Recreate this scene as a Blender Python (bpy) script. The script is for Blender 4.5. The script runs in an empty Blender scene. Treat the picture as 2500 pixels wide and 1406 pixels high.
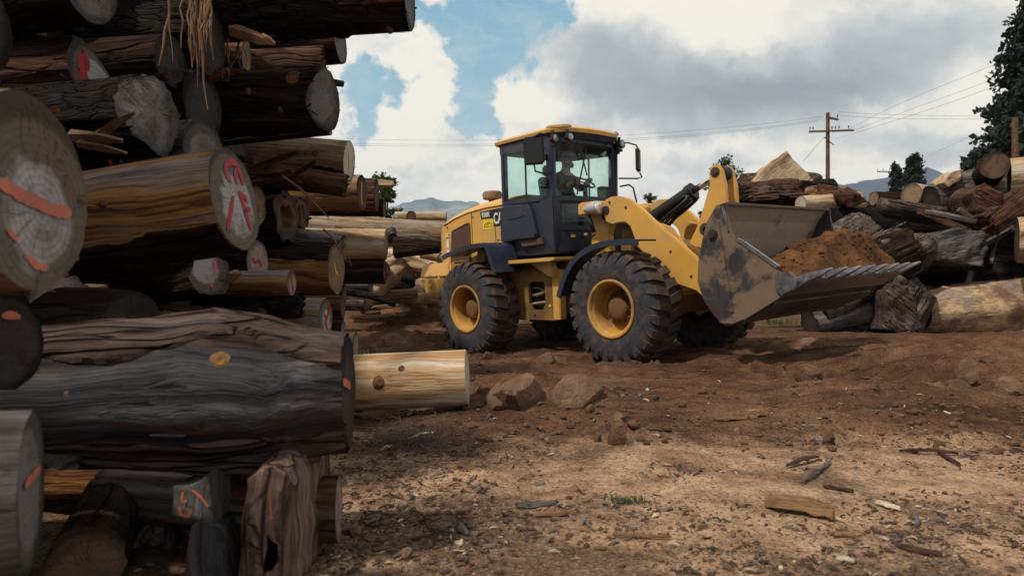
import bpy, bmesh, math, random
import numpy as np
from mathutils import Vector, Matrix, noise
random.seed(7)
sc = bpy.context.scene
COL = sc.collection
R = math.radians
PI = math.pi
EYE = .72                     # camera height; focal length in photo pixels is 1700, horizon at row 754
FPX, CX, HY = 1700., 1250., 754.

def at(px, py, d):
    return Vector(((px-CX)*d/FPX, d, EYE+(HY-py)*d/FPX))

def sstep(a, b, x):
    t = min(1, max(0, (x-a)/(b-a))); return t*t*(3-2*t)

def fbm(v, o=4):
    return noise.fractal(v, 1.0, 2.0, o)

# ---------------------------------------------------------------- mesh helper
class MB:
    def __init__(s): s.v = []; s.f = []; s.m = []
    def add(s, vs, fs, m=0):
        b = len(s.v); s.v += [tuple(v) for v in vs]
        s.f += [tuple(b+i for i in f) for f in fs]; s.m += [m]*len(fs); return s
    def box(s, c, size, rot=None, m=0):
        hx, hy, hz = size[0]/2, size[1]/2, size[2]/2
        vs = [Vector((x, y, z)) for x in (-hx, hx) for y in (-hy, hy) for z in (-hz, hz)]
        if rot: vs = [rot @ v for v in vs]
        c = Vector(c); vs = [v+c for v in vs]
        return s.add(vs, [(0,1,3,2),(4,6,7,5),(0,4,5,1),(2,3,7,6),(0,2,6,4),(1,5,7,3)], m)
    def prism(s, poly, a, b, axis='y', m=0):
        """polygon extruded along an axis; y: poly is (x,z); z: (x,y); x: (y,z)"""
        def P(p, t):
            return {'y': (p[0], t, p[1]), 'z': (p[0], p[1], t), 'x': (t, p[0], p[1])}[axis]
        n = len(poly)
        vs = [P(p, a) for p in poly]+[P(p, b) for p in poly]
        fs = [tuple(range(n)), tuple(range(2*n-1, n-1, -1))]
        fs += [(i, (i+1) % n, n+(i+1) % n, n+i) for i in range(n)]
        return s.add(vs, fs, m)
    def loft(s, rings, caps=True, closed=True, m=0):
        n = len(rings[0]); vs = [p for r in rings for p in r]; fs = []
        for i in range(len(rings)-1):
            for j in range(n if closed else n-1):
                k = (j+1) % n
                fs.append((i*n+j, i*n+k, (i+1)*n+k, (i+1)*n+j))
        if caps: fs += [tuple(range(n)), tuple(range(len(rings)*n-1, (len(rings)-1)*n-1, -1))]
        return s.add(vs, fs, m)
    def tube(s, pts, r, n=8, caps=True, m=0):
        pts = [Vector(p) for p in pts]; rings = []
        rr = r if isinstance(r, (list, tuple)) else [r]*len(pts)
        up = None
        for i, p in enumerate(pts):
            d = (pts[min(i+1, len(pts)-1)]-pts[max(i-1, 0)])
            d = d.normalized() if d.length > 1e-9 else Vector((0, 0, 1))
            if up is None:
                up = d.orthogonal().normalized()
            else:
                up = (up-d*up.dot(d)); up = up.normalized() if up.length > 1e-6 else d.orthogonal().normalized()
            w = d.cross(up)
            rings.append([p+(up*math.cos(2*PI*k/n)+w*math.sin(2*PI*k/n))*rr[i] for k in range(n)])
        return s.loft(rings, caps, True, m)
    def lathe(s, prof, n=48, c=(0, 0, 0), axis='y', m=0, caps=False):
        """profile of (radius, offset along axis)"""
        rings = []
        for (r, t) in prof:
            ring = []
            for k in range(n):
                a = 2*PI*k/n; ca, sa = r*math.cos(a), r*math.sin(a)
                ring.append({'y': (c[0]+ca, c[1]+t, c[2]+sa), 'x': (c[0]+t, c[1]+ca, c[2]+sa), 'z': (c[0]+ca, c[1]+sa, c[2]+t)}[axis])
            rings.append(ring)
        return s.loft(rings, caps, True, m)
    def mesh(s, name, mats, smooth=False, angle=None, bevel=0):
        me = bpy.data.meshes.new(name); me.from_pydata(s.v, [], s.f)
        for mt in (mats if isinstance(mats, (list, tuple)) else [mats]): me.materials.append(mt)
        me.polygons.foreach_set('material_index', s.m)
        bm = bmesh.new(); bm.from_mesh(me)
        bmesh.ops.remove_doubles(bm, verts=bm.verts, dist=1e-5)
        bmesh.ops.recalc_face_normals(bm, faces=bm.faces)
        if bevel:
            es = [e for e in bm.edges if len(e.link_faces) == 2 and e.calc_face_angle(0) > R(28)]
            bmesh.ops.bevel(bm, geom=es, offset=bevel, segments=2, affect='EDGES', clamp_overlap=True)
        if smooth or angle:
            lim = R(angle or 180)
            for f in bm.faces: f.smooth = True
            for e in bm.edges:
                if len(e.link_faces) == 2 and e.calc_face_angle(0) > lim: e.smooth = False
        bm.to_mesh(me); bm.free(); return me
    def build(s, name, mats, parent=None, **k):
        o = bpy.data.objects.new(name, s.mesh(name, mats, **k)); COL.objects.link(o)
        if parent: o.parent = parent
        return o

def tag(o, label=None, cat=None, group=None, kind=None):
    if label: o['label'] = label
    if cat: o['category'] = cat
    if group: o['group'] = group
    if kind: o['kind'] = kind
    return o
def empty(name, mat=None, parent=None):
    o = bpy.data.objects.new(name, None); COL.objects.link(o)
    if mat is not None: o.matrix_world = mat
    if parent: o.parent = parent
    o.empty_display_size = .1
    return o

# ---------------------------------------------------------------- node helper
class NT:
    def __init__(s, tree): s.t = tree; s.t.nodes.clear()
    def node(s, typ, **props):
        n = s.t.nodes.new(typ)
        for k, v in props.items(): setattr(n, k, v)
        return n
    def put(s, sock, v):
        if v is None: return
        if isinstance(v, bpy.types.NodeSocket): s.t.links.new(v, sock)
        else:
            if sock.type == 'RGBA' and len(v) == 3: v = (*v, 1)
            sock.default_value = v
    def math(s, op, a, b=None, c=None, clamp=False):
        n = s.node('ShaderNodeMath', operation=op); n.use_clamp = clamp
        for i, v in enumerate((a, b, c)): s.put(n.inputs[i], v)
        return n.outputs[0]
    def vmath(s, op, a, b=None, c=None):
        n = s.node('ShaderNodeVectorMath', operation=op)
        for i, v in enumerate((a, b, c)): s.put(n.inputs[i], v)
        return n.outputs['Value'] if op in ('LENGTH', 'DOT_PRODUCT') else n.outputs[0]
    def mix(s, f, a, b, blend='MIX'):
        n = s.node('ShaderNodeMix', data_type='RGBA', blend_type=blend)
        s.put(n.inputs[0], f); s.put(n.inputs[6], a); s.put(n.inputs[7], b); return n.outputs[2]
    def rng(s, v, a, b, c=0., d=1., smooth=False):
        n = s.node('ShaderNodeMapRange', interpolation_type='SMOOTHSTEP' if smooth else 'LINEAR')
        for i, x in enumerate((v, a, b, c, d)): s.put(n.inputs[i], x)
        return n.outputs[0]
    def ramp(s, f, stops):
        n = s.node('ShaderNodeValToRGB'); cr = n.color_ramp
        while len(cr.elements) < len(stops): cr.elements.new(.5)
        for e, (p, c) in zip(cr.elements, stops): e.position = p; e.color = (*c, 1)
        s.put(n.inputs[0], f); return n.outputs[0]
    def noise(s, vec, scale, detail=4., rough=.55, dist=0., col=False):
        n = s.node('ShaderNodeTexNoise')
        s.put(n.inputs['Vector'], vec); s.put(n.inputs['Scale'], scale); s.put(n.inputs['Detail'], detail)
        s.put(n.inputs['Roughness'], rough); s.put(n.inputs['Distortion'], dist)
        return n.outputs['Color' if col else 'Fac']
    def voronoi(s, vec, scale, feature='F1', out='Distance', rand=1.):
        n = s.node('ShaderNodeTexVoronoi', feature=feature)
        s.put(n.inputs['Vector'], vec); s.put(n.inputs['Scale'], scale); s.put(n.inputs['Randomness'], rand)
        return n.outputs[out]
    def mapping(s, vec, scale=(1, 1, 1), loc=(0, 0, 0), rot=(0, 0, 0)):
        n = s.node('ShaderNodeMapping'); s.put(n.inputs[0], vec)
        s.put(n.inputs['Location'], loc); s.put(n.inputs['Rotation'], rot); s.put(n.inputs['Scale'], scale)
        return n.outputs[0]
    def objvec(s, jitter=0.):
        tc = s.node('ShaderNodeTexCoord').outputs['Object']
        if not jitter: return tc
        oi = s.node('ShaderNodeObjectInfo')
        return s.vmath('ADD', tc, s.vscale((1, 1.7, 2.3), s.math('MULTIPLY', oi.outputs['Random'], jitter)))
    def vscale(s, v, k):
        n = s.node('ShaderNodeVectorMath', operation='SCALE'); s.put(n.inputs[0], v); s.put(n.inputs['Scale'], k); return n.outputs[0]
    def pos(s): return s.node('ShaderNodeNewGeometry').outputs['Position']
    def sep(s, v):
        n = s.node('ShaderNodeSeparateXYZ'); s.put(n.inputs[0], v); return n.outputs
    def comb(s, x, y, z):
        n = s.node('ShaderNodeCombineXYZ')
        for i, q in enumerate((x, y, z)): s.put(n.inputs[i], q)
        return n.outputs[0]
    def bump(s, h, strength=.3, dist=.01, normal=None):
        n = s.node('ShaderNodeBump'); s.put(n.inputs['Height'], h); s.put(n.inputs['Strength'], strength)
        s.put(n.inputs['Distance'], dist); s.put(n.inputs['Normal'], normal); return n.outputs[0]
    def bsdf(s, color, rough=.6, metal=0., normal=None, spec=.4, coat=0.):
        n = s.node('ShaderNodeBsdfPrincipled')
        s.put(n.inputs['Base Color'], color); s.put(n.inputs['Roughness'], rough); s.put(n.inputs['Metallic'], metal)
        s.put(n.inputs['Specular IOR Level'], spec); s.put(n.inputs['Coat Weight'], coat)
        s.put(n.inputs['Normal'], normal); return n.outputs[0]
    def out(s, sh, vol=None):
        o = s.node('ShaderNodeOutputMaterial')
        if sh is not None: s.t.links.new(sh, o.inputs[0])
        if vol is not None: s.t.links.new(vol, o.inputs[1])

def material(name):
    m = bpy.data.materials.new(name); m.use_nodes = True
    return m, NT(m.node_tree)

def mat_simple(name, col, rough=.6, metal=0., var=.25, scale=6., dirt=None, dirt_amt=0., bump=0., spec=.4):
    """painted or plain surface with tonal variation and optional dirt patches"""
    m, n = material(name); v = n.objvec(37.)
    a = n.noise(v, scale, 5., .6)
    c = n.mix(1., col, n.ramp(a, [(.25, (1-var,)*3), (.75, (1+var*.5,)*3)]), 'MULTIPLY')
    r = n.rng(a, .3, .7, max(.05, rough-.08), min(1, rough+.1))
    if dirt:
        d = n.rng(n.noise(v, scale*.55, 8., .68, .3), .62-.35*dirt_amt, .78-.28*dirt_amt, 0., .9)
        c = n.mix(d, c, dirt); r = n.math('MAXIMUM', r, n.math('MULTIPLY', d, .9))
    nm = n.bump(n.noise(v, scale*9, 4., .6), bump, .01) if bump else None
    n.out(n.bsdf(c, r, metal, nm, spec)); return m

def mat_wood(name, cols, streak=10., along=1.2, fine=60., grey=None, grey_amt=.4, fissure=0., bump=.6, rough=.8, tint=None, ck=1.1):
    """wood or bark running along local x: broad streaks, fine fibres, weathered patches, cracks"""
    m, n = material(name); v = n.objvec(53.)
    warp = n.vmath('ADD', v, n.vscale(n.vmath('SUBTRACT', n.noise(v, 2.2, 2., .5, col=True), (.5, .5, .5)), .10))
    a = n.noise(n.mapping(warp, (along, streak, streak)), 1., 7., .62, .35)
    st = [(.24+.52*i/(len(cols)-1), c) for i, c in enumerate(cols)]
    c = n.ramp(a, st)
    if grey:
        g = n.noise(n.mapping(warp, (along*1.1, streak*.55, streak*.55), (7, 3, 1)), 1., 4., .6)
        c = n.mix(n.rng(g, .64-.3*grey_amt, .76-.3*grey_amt, 0., .85), c, grey)
    if tint:
        c = n.mix(n.rng(n.noise(n.mapping(warp, (along*.8, streak*.4, streak*.4), (1, 9, 4)), 1., 4., .6), .52, .66, 0., .9), c, tint)
    f = n.noise(n.mapping(warp, (along*3.2, fine, fine)), 1., 5., .7)
    c = n.mix(.75, c, n.ramp(f, [(.30, (.26, .24, .23)), (.48, (1, 1, 1)), (.70, (1.4, 1.36, 1.33))]), 'MULTIPLY')
    h = n.math('ADD', n.math('MULTIPLY', a, .6), n.math('MULTIPLY', f, .45))
    # dark drying cracks
    k = n.voronoi(n.mapping(warp, (along*1.4*ck, streak*ck, streak*ck)), 1., 'DISTANCE_TO_EDGE')
    w = n.math('MULTIPLY', n.rng(k, .0, .05+.1*fissure, 1., 0.), n.rng(n.noise(v, 5., 3., .5), .5-.25*fissure, .62-.2*fissure))
    c = n.mix(n.math('MULTIPLY', w, min(.85, .12+1.5*fissure)), c, (.012, .009, .007))
    h = n.math('SUBTRACT', h, n.math('MULTIPLY', w, .1+1.4*fissure))
    n.out(n.bsdf(c, rough, 0., n.bump(h, min(1., bump*1.15), .032), .06)); return m

def mat_cut(name, heart, rim, size=.6, crack=.5, grey=(.16, .15, .145), dirt=.45):
    """sawn end face: irregular heartwood inside sapwood, faint rings, a few drying cracks, saw marks, weathering"""
    m, n = material(name); vj = n.objvec(41.)
    ge = n.node('ShaderNodeTexCoord').outputs['Generated']; rnd = n.node('ShaderNodeObjectInfo').outputs['Random']
    _, y, z = n.sep(ge)
    off = n.math('MULTIPLY', n.math('SUBTRACT', rnd, .5), .16)
    y = n.math('SUBTRACT', y, n.math('ADD', .5, off)); z = n.math('SUBTRACT', z, n.math('SUBTRACT', .47, off))
    rr = n.math('MULTIPLY', n.math('SQRT', n.math('ADD', n.math('MULTIPLY', y, y), n.math('MULTIPLY', z, z))), 2.)
    nz = n.noise(vj, 6., 5., .6); g = n.noise(vj, 9., 7., .7, .3); big = n.noise(vj, 3., 3., .5)
    r2 = n.math('ADD', rr, n.math('ADD', n.math('MULTIPLY', n.math('SUBTRACT', nz, .5), .32), n.math('MULTIPLY', n.math('SUBTRACT', big, .5), 1.1)))
    c = n.mix(n.rng(r2, size-.06, size+.10, 0., 1., True), heart, rim)
    w = n.math('SINE', n.math('MULTIPLY', n.math('ADD', rr, n.math('MULTIPLY', nz, .12)), 75.))
    c = n.mix(n.rng(w, .0, 1., 0., .26), c, (.05, .03, .02))
    c = n.mix(n.rng(g, .66-.3*dirt, .82-.22*dirt, 0., .75), c, grey)
    c = n.mix(n.rng(n.noise(vj, 5., 4., .6), .54, .68, 0., .5), c, tuple(k*.45 for k in rim))
    c = n.mix(n.rng(n.noise(n.mapping(vj, (1, 1, 1), (3, 8, 2)), 3.4, 6., .68), .52, .66, 0., .55), c, (rim[0]*.85, rim[1]*.62, rim[2]*.45))
    ang = n.math('ARCTAN2', z, y)
    ck = n.noise(n.comb(n.math('MULTIPLY', n.math('SINE', ang), 1.5), n.math('MULTIPLY', n.math('COSINE', ang), 1.5), n.math('ADD', n.math('MULTIPLY', rr, .5), n.math('MULTIPLY', rnd, 40.))), 1.8, 3., .6)
    cm = n.rng(n.math('ABSOLUTE', n.math('SUBTRACT', ck, .5)), .003, .016, 1., 0.)
    cm = n.math('MULTIPLY', cm, n.math('MULTIPLY', n.rng(rr, .06, .25), n.math('MULTIPLY', n.rng(nz, .42, .5), crack)))
    c = n.mix(cm, c, (.015, .012, .01))
    sm = n.noise(n.mapping(vj, (1, 7, 90), rot=(.5, 0, 0)), 1., 3., .6)
    c = n.mix(.45, c, n.ramp(sm, [(.3, (.68, .66, .65)), (.7, (1.15, 1.15, 1.15))]), 'MULTIPLY')
    c = n.mix(n.rng(rr, .90, .99, 0., .8), c, tuple(k*.35 for k in rim))
    h = n.math('SUBTRACT', n.math('ADD', n.math('MULTIPLY', sm, .5), n.math('MULTIPLY', g, .7)), cm)
    n.out(n.bsdf(c, .85, 0., n.bump(h, .55, .006), .06)); return m

WORLD_S, CLOUD_K, SKY_K, SUN_E, EXPO, HAZE = .10, 1.16, 1.05, 3.6, 0., .00011

# ---------------------------------------------------------------- materials
W = {
 'tan': mat_wood('tan_wood', [(.022,.010,.006),(.085,.036,.016),(.30,.150,.050),(.13,.06,.028),(.40,.27,.15)], 15, .32, 80, (.21,.18,.185), .50, .1, .6, .65, (.035,.018,.012)),
 'redbrown': mat_wood('redbrown_fibre', [(.012,.006,.004),(.05,.022,.014),(.11,.055,.034),(.17,.10,.07)], 12, .9, 75, (.09,.07,.065), .3, .4, .9),
 'dark': mat_wood('dark_shaded_wood', [(.005,.004,.004),(.014,.008,.006),(.033,.019,.013),(.075,.045,.030)], 12, .6, 65, (.04,.034,.033), .22, .5, .9),  # dark wood, lowered further so its colour carries the pile's shade
 'char': mat_wood('charred_shaded_bark', [(.004,.004,.005),(.009,.008,.008),(.020,.015,.013),(.045,.032,.023)], 14, 2.2, 60, (.05,.045,.043), .25, .6, 1., .8, None, 2.2),  # char black, lowered further for the shaded gaps of the pile
 'grey': mat_wood('grey_weathered_wood', [(.02,.017,.016),(.06,.052,.05),(.12,.105,.10),(.20,.18,.17)], 11, .7, 75, (.16,.15,.15), .4, .35, .8),
 'slate': mat_wood('slate_grey_wood', [(.010,.010,.012),(.032,.031,.035),(.075,.072,.078),(.26,.24,.245)], 17, .5, 75, (.11,.062,.045), .42, .0, 1., .7, (.022,.014,.011)),
 'pale': mat_wood('pale_peeled_wood', [(.17,.075,.028),(.42,.24,.10),(.60,.45,.27),(.66,.58,.45)], 9, .35, 70, (.62,.57,.48), .62, .05, .45, .7, (.30,.15,.06)),
 'straw': mat_wood('sunbleached_wood', [(.055,.033,.02),(.17,.112,.068),(.30,.222,.145),(.36,.30,.23)], 12, .55, 70, (.24,.21,.185), .45, .12, .8, .8),
 'pinkgrey': mat_wood('pinkish_weathered_wood', [(.035,.022,.017),(.13,.080,.060),(.24,.160,.130),(.31,.225,.195)], 18, .5, 75, (.19,.15,.14), .4, .35, 1.),
 'umber': mat_wood('umber_weathered_wood', [(.012,.008,.007),(.05,.034,.029),(.115,.080,.070),(.20,.15,.14)], 20, .8, 80, (.12,.10,.10), .35, .45, 1.),
 'bark': mat_wood('rough_grey_bark', [(.020,.015,.013),(.07,.054,.047),(.15,.122,.103),(.25,.212,.185)], 13, 3.5, 50, (.07,.06,.058), .3, .5, 1., .8, None, 2.6),
 'blond': mat_wood('sunlit_blond_wood', [(.11,.065,.038),(.29,.19,.11),(.46,.34,.22),(.52,.44,.33)], 10, .6, 70, (.36,.31,.26), .4, .12, .8, .8),  # lighter copy of the bleached wood, sunshine put into its colour
 'patchy': mat_wood('patchy_cream_bark', [(.09,.058,.045),(.27,.175,.105),(.46,.34,.19),(.40,.31,.245)], 4.5, 2.6, 34, (.21,.16,.14), .55, .0, .8, .8, (.15,.08,.05), 2.),
}
F = {
 'grey': mat_cut('grey_cut_end', (.15,.14,.135), (.075,.067,.062), .70, .6, (.15,.142,.138), .35),
 'white': mat_cut('whitened_cut_end', (.34,.325,.33), (.125,.108,.088), .58, .5, (.24,.225,.22), .12),
 'tan': mat_cut('tan_cut_end', (.24,.165,.10), (.17,.125,.085), .75, .6, (.15,.125,.105), .35),
 'cream': mat_cut('cream_cut_end', (.50,.44,.34), (.46,.41,.33), .8, .3, (.40,.37,.33), .3),
 'dark': mat_cut('dark_shaded_end', (.050,.044,.042), (.03,.026,.024), .7, .6, (.062,.058,.056), .4),  # dark end, lowered further for the shaded gaps
 'pink': mat_cut('pinkish_cut_end', (.27,.205,.185), (.17,.13,.115), .72, .8, (.20,.175,.165), .35),
 'brown': mat_cut('brown_cut_end', (.11,.07,.046), (.062,.041,.029), .7, .8, (.09,.075,.068), .4),
}
P_RED = mat_simple('red_marking_paint', (.34,.008,.016), .6, 0, .45, 14)
P_ORANGE = mat_simple('orange_marking_paint', (.46,.13,.075), .55, 0, .4, 12)
P_PINK = mat_simple('pink_marking_paint', (.62,.07,.14), .55, 0, .4, 12)
P_YELLOW = mat_simple('yellow_marking_paint', (.55,.42,.05), .6, 0, .4, 12)
KNOT = mat_simple('knot_wood', (.16,.075,.035), .8, 0, .8, 22, (.03,.015,.01), .5, .6)
KNOT_O = mat_simple('amber_knot_wood', (.34,.15,.03), .7, 0, .8, 26, (.05,.02,.01), .45, .6)
FIBRE = mat_simple('loose_bark_fibre', (.17,.085,.04), .85, 0, .5, 20)
DUST = (.20,.125,.075)
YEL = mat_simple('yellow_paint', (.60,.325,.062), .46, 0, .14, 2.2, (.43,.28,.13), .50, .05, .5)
YEL_D = mat_simple('dusty_shaded_yellow_paint', (.34,.175,.038), .65, 0, .3, 3.5, (.12,.068,.034), .85, .15, .2)  # dusty paint, darkened further for the shade under the platform
RIM_M = mat_simple('dusty_rim_paint', (.52,.27,.048), .6, 0, .25, 4., (.23,.135,.062), .62, .1, .3)
NAVY = mat_simple('dark_blue_grey_paint', (.017,.023,.046), .45, 0, .18, 3., (.07,.06,.055), .16, .05, .5)
BLACK = mat_simple('black_plastic', (.012,.012,.014), .55, 0, .3, 8.)
RUBBER = None
GRILLE_M = None
STEEL = mat_simple('worn_steel', (.30,.30,.33), .36, .85, .3, 9., (.16,.10,.06), .35, .1)
CHROME = mat_simple('chrome_rod', (.75,.76,.78), .12, 1., .08, 10.)
HOSE = mat_simple('rubber_hose', (.010,.010,.011), .5, 0, .3, 10.)
HOSE_D = mat_simple('dusty_hose', (.26,.19,.13), .8, 0, .4, 12.)
WHITE = mat_simple('white_sticker', (.72,.70,.66), .5, 0, .1, 10.)
BLACKDECAL = mat_simple('black_decal', (.012,.011,.012), .4, 0, .1, 5.)
YELDECAL = mat_simple('bright_yellow_decal', (.72,.50,.02), .45, 0, .1, 9.)
LENS_D = mat_simple('dim_lamp_lens', (.30,.30,.30), .12, .6, .2, 20.)
LENS = mat_simple('lamp_lens', (.75,.76,.76), .08, .6, .1, 20.)
DARKMET = mat_simple('dark_greasy_metal', (.035,.028,.022), .6, .2, .5, 8., (.11,.065,.035), .4, .2)

def mat_bucket(name, base, dust, amt):
    m, n = material(name); v = n.objvec()
    a = n.noise(v, 1.3, 9., .62, .25); b = n.noise(n.mapping(v, (5, 5, 1.2)), 3., 6., .65)
    c = n.mix(1., base, n.ramp(b, [(.3, (.6, .6, .6)), (.7, (1.3, 1.28, 1.25))]), 'MULTIPLY')
    d = n.rng(a, .60-.3*amt, .64-.28*amt, 0., .95)
    c = n.mix(d, c, n.mix(n.noise(v, 9., 5., .6), dust, tuple(k*.62 for k in dust)))
    c = n.mix(n.rng(n.noise(v, 2.1, 6., .7), .60, .68, 0., .7), c, (.10, .035, .018))
    h = n.math('ADD', n.noise(v, 30., 5., .65), n.math('MULTIPLY', d, .8))
    n.out(n.bsdf(c, n.rng(d, 0., 1., .42, .9), n.rng(d, 0., 1., .35, 0.), n.bump(h, .35, .006), .4)); return m
BUCKET = mat_bucket('bucket_steel', (.060,.057,.062), (.20,.135,.085), .42)
BUCKET_IN = mat_bucket('dusty_brightened_lining', (.32,.245,.185), (.40,.30,.215), .85)  # dusty lining, made paler to offset the shade inside the bucket
BUCKET_UN = mat_bucket('bucket_underside', (.035,.028,.026), (.085,.055,.038), .5)

def mat_rubber():
    m, n = material('tyre_rubber'); v = n.objvec()
    x, y, z = n.sep(v)
    rr = n.math('SQRT', n.math('ADD', n.math('MULTIPLY', x, x), n.math('MULTIPLY', z, z)))
    a = n.noise(v, 7., 6., .65)
    c = n.mix(n.rng(a, .35, .7), (.024,.027,.036), (.050,.050,.056))
    # soil caked onto the tread, thinning out on the side wall
    t = n.math('ADD', n.rng(rr, .70, .735, 0., .55), n.math('MULTIPLY', n.math('SUBTRACT', n.noise(v, 5., 6., .7), .5), 1.6))
    c = n.mix(n.rng(t, .15, .75, 0., .85), c, (.105,.062,.036))
    c = n.mix(n.rng(n.noise(v, 9., 7., .72), .46, .66, 0., .68), c, (.118,.082,.060))
    n.out(n.bsdf(c, .82, 0., n.bump(n.noise(v, 60., 4., .6), .3, .004), .18)); return m
RUBBER = mat_rubber()

def mat_grille():
    m, n = material('grille_mesh'); v = n.objvec(); x, y, z = n.sep(v)
    s = n.math('MULTIPLY', n.math('SINE', n.math('MULTIPLY', x, 260.)), n.math('SINE', n.math('MULTIPLY', z, 260.)))
    c = n.mix(n.rng(s, -.2, .4), (.10,.055,.035), (.045,.024,.016))
    c = n.mix(n.rng(n.noise(v, 4., 5., .6), .45, .7, 0., .5), c, (.13,.075,.045))
    n.out(n.bsdf(c, .8, 0., n.bump(s, .5, .004))); return m
GRILLE_M = mat_grille()

def mat_glass(name, tint, dust=.10):
    m, n = material(name); v = n.objvec()
    tr = n.node('ShaderNodeBsdfTransparent'); n.put(tr.inputs[0], tint)
    gl = n.node('ShaderNodeBsdfGlossy'); n.put(gl.inputs['Roughness'], .04); n.put(gl.inputs[0], (.8, .85, .85))
    fr = n.node('ShaderNodeFresnel'); n.put(fr.inputs[0], n.rng(n.node('ShaderNodeNewGeometry').outputs['Backfacing'], 0., 1., 1.45, 1/1.45))
    mx = n.node('ShaderNodeMixShader'); n.put(mx.inputs[0], n.math('MULTIPLY', fr.outputs[0], 1.0)); n.put(mx.inputs[1], tr.outputs[0]); n.put(mx.inputs[2], gl.outputs[0])
    df = n.node('ShaderNodeBsdfDiffuse'); n.put(df.inputs[0], (.30,.31,.28))
    d = n.rng(n.noise(n.mapping(v, (1.5, 1.5, .8)), 3., 7., .65, .5), .42, .75, 0., dust*3)
    m2 = n.node('ShaderNodeMixShader'); n.put(m2.inputs[0], d); n.put(m2.inputs[1], mx.outputs[0]); n.put(m2.inputs[2], df.outputs[0])
    n.out(m2.outputs[0]); return m
GLASS = mat_glass('greenish_window_glass', (.90,.985,.965), .02)
SHIELD = mat_glass('dusty_windscreen_glass', (.90,.97,.955), .02)

def mat_soil(name, a, b, c, scale=1.):
    m, n = material(name); v = n.pos()
    f = n.noise(v, 2.2*scale, 8., .68, .3); g = n.noise(v, 40.*scale, 4., .7)
    col = n.ramp(f, [(.3, a), (.5, b), (.72, c)])
    col = n.mix(.8, col, n.ramp(g, [(.3, (.55, .53, .5)), (.7, (1.3, 1.27, 1.22))]), 'MULTIPLY')
    h = n.math('ADD', n.math('MULTIPLY', g, .5), n.noise(v, 11.*scale, 6., .7))
    n.out(n.bsdf(col, .95, 0., n.bump(h, .8, .02), .1)); return m
HEAP = mat_soil('rusty_brown_soil', (.030,.015,.009), (.095,.045,.020), (.20,.094,.037), 1.)
CLOD = mat_soil('dark_soil_clods', (.07,.038,.024), (.12,.068,.042), (.20,.12,.075), 1.)

def mat_rock(name, a, b, c):
    m, n = material(name); v = n.objvec(23.)
    f = n.noise(v, 3., 8., .68, .4)
    col = n.ramp(f, [(.3, a), (.5, b), (.7, c)])
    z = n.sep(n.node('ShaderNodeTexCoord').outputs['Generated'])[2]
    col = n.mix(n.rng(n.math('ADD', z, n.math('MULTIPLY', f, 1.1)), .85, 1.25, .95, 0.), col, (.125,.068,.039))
    h = n.math('ADD', n.noise(v, 9., 8., .7), n.math('MULTIPLY', n.noise(v, 45., 4., .6), .4))
    n.out(n.bsdf(col, .9, 0., n.bump(h, 1., .06), .08)); return m
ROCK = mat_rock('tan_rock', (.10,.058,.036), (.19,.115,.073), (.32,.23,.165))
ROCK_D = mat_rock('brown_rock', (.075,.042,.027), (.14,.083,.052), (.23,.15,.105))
CHIP_M = {k: mat_wood(k+'_chip_wood', c, 16, 2., 120, None, 0, .2, .6) for k, c in {
  'tan': [(.10,.055,.028),(.20,.115,.06),(.30,.19,.105)], 'grey': [(.05,.042,.04),(.13,.11,.105),(.22,.19,.18)],
  'cream': [(.35,.28,.18),(.52,.45,.33),(.6,.54,.43)], 'dark': [(.018,.012,.01),(.05,.033,.025),(.09,.06,.045)]}.items()}

def mat_foliage(name, a, b):
    m, n = material(name); v = n.pos()
    f = n.noise(v, .9, 4., .6); g = n.node('ShaderNodeObjectInfo').outputs['Random']
    c = n.mix(n.rng(f, .3, .7), a, b)
    c = n.mix(n.rng(n.noise(v, 14., 2., .5), .4, .7, 0., .5), c, tuple(k*1.6 for k in b))
    bs = n.bsdf(c, .7, 0., None, .25)
    t = n.node('ShaderNodeBsdfTranslucent'); n.put(t.inputs[0], c)
    mx = n.node('ShaderNodeMixShader'); n.put(mx.inputs[0], .25); n.put(mx.inputs[1], bs); n.put(mx.inputs[2], t.outputs[0])
    n.out(mx.outputs[0]); return m
LEAF_D = mat_foliage('dark_conifer_needles', (.010,.017,.014), (.022,.034,.022))
LEAF_G = mat_foliage('green_leaves', (.030,.050,.020), (.065,.095,.035))
WEED = mat_foliage('weed_leaves', (.05,.065,.03), (.10,.125,.055))
POLE_M = mat_wood('utility_pole_wood', [(.05,.028,.016),(.12,.066,.036),(.19,.115,.065)], 10, .4, 60, None, 0, .3, .6)
WIRE_M = mat_simple('wire_metal', (.05,.05,.055), .5, .3, .1, 5.)

# ---------------------------------------------------------------- camera, sun, sky
cam = bpy.data.cameras.new('camera'); cam_o = bpy.data.objects.new('camera', cam); COL.objects.link(cam_o)
cam_o.location = (0, 0, EYE); cam_o.rotation_euler = (R(90), 0, 0)
cam.sensor_width = 36; cam.lens = FPX*36/2500; cam.shift_y = (HY-703)/2500
cam.clip_start = .05; cam.clip_end = 9000
cam.dof.use_dof = True; cam.dof.focus_distance = 6.; cam.dof.aperture_fstop = 3.6; cam.dof.aperture_blades = 8
sc.camera = cam_o
TO_SUN = Vector((-.46, -.36, .81)).normalized()
sl = bpy.data.lights.new('sun', 'SUN'); sl.energy = SUN_E; sl.angle = R(3.); sl.color = (1, .90, .76)
so = bpy.data.objects.new('sun', sl); COL.objects.link(so)
so.rotation_euler = TO_SUN.to_track_quat('Z', 'Y').to_euler(); so.location = (-20, 5, 30)

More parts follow.
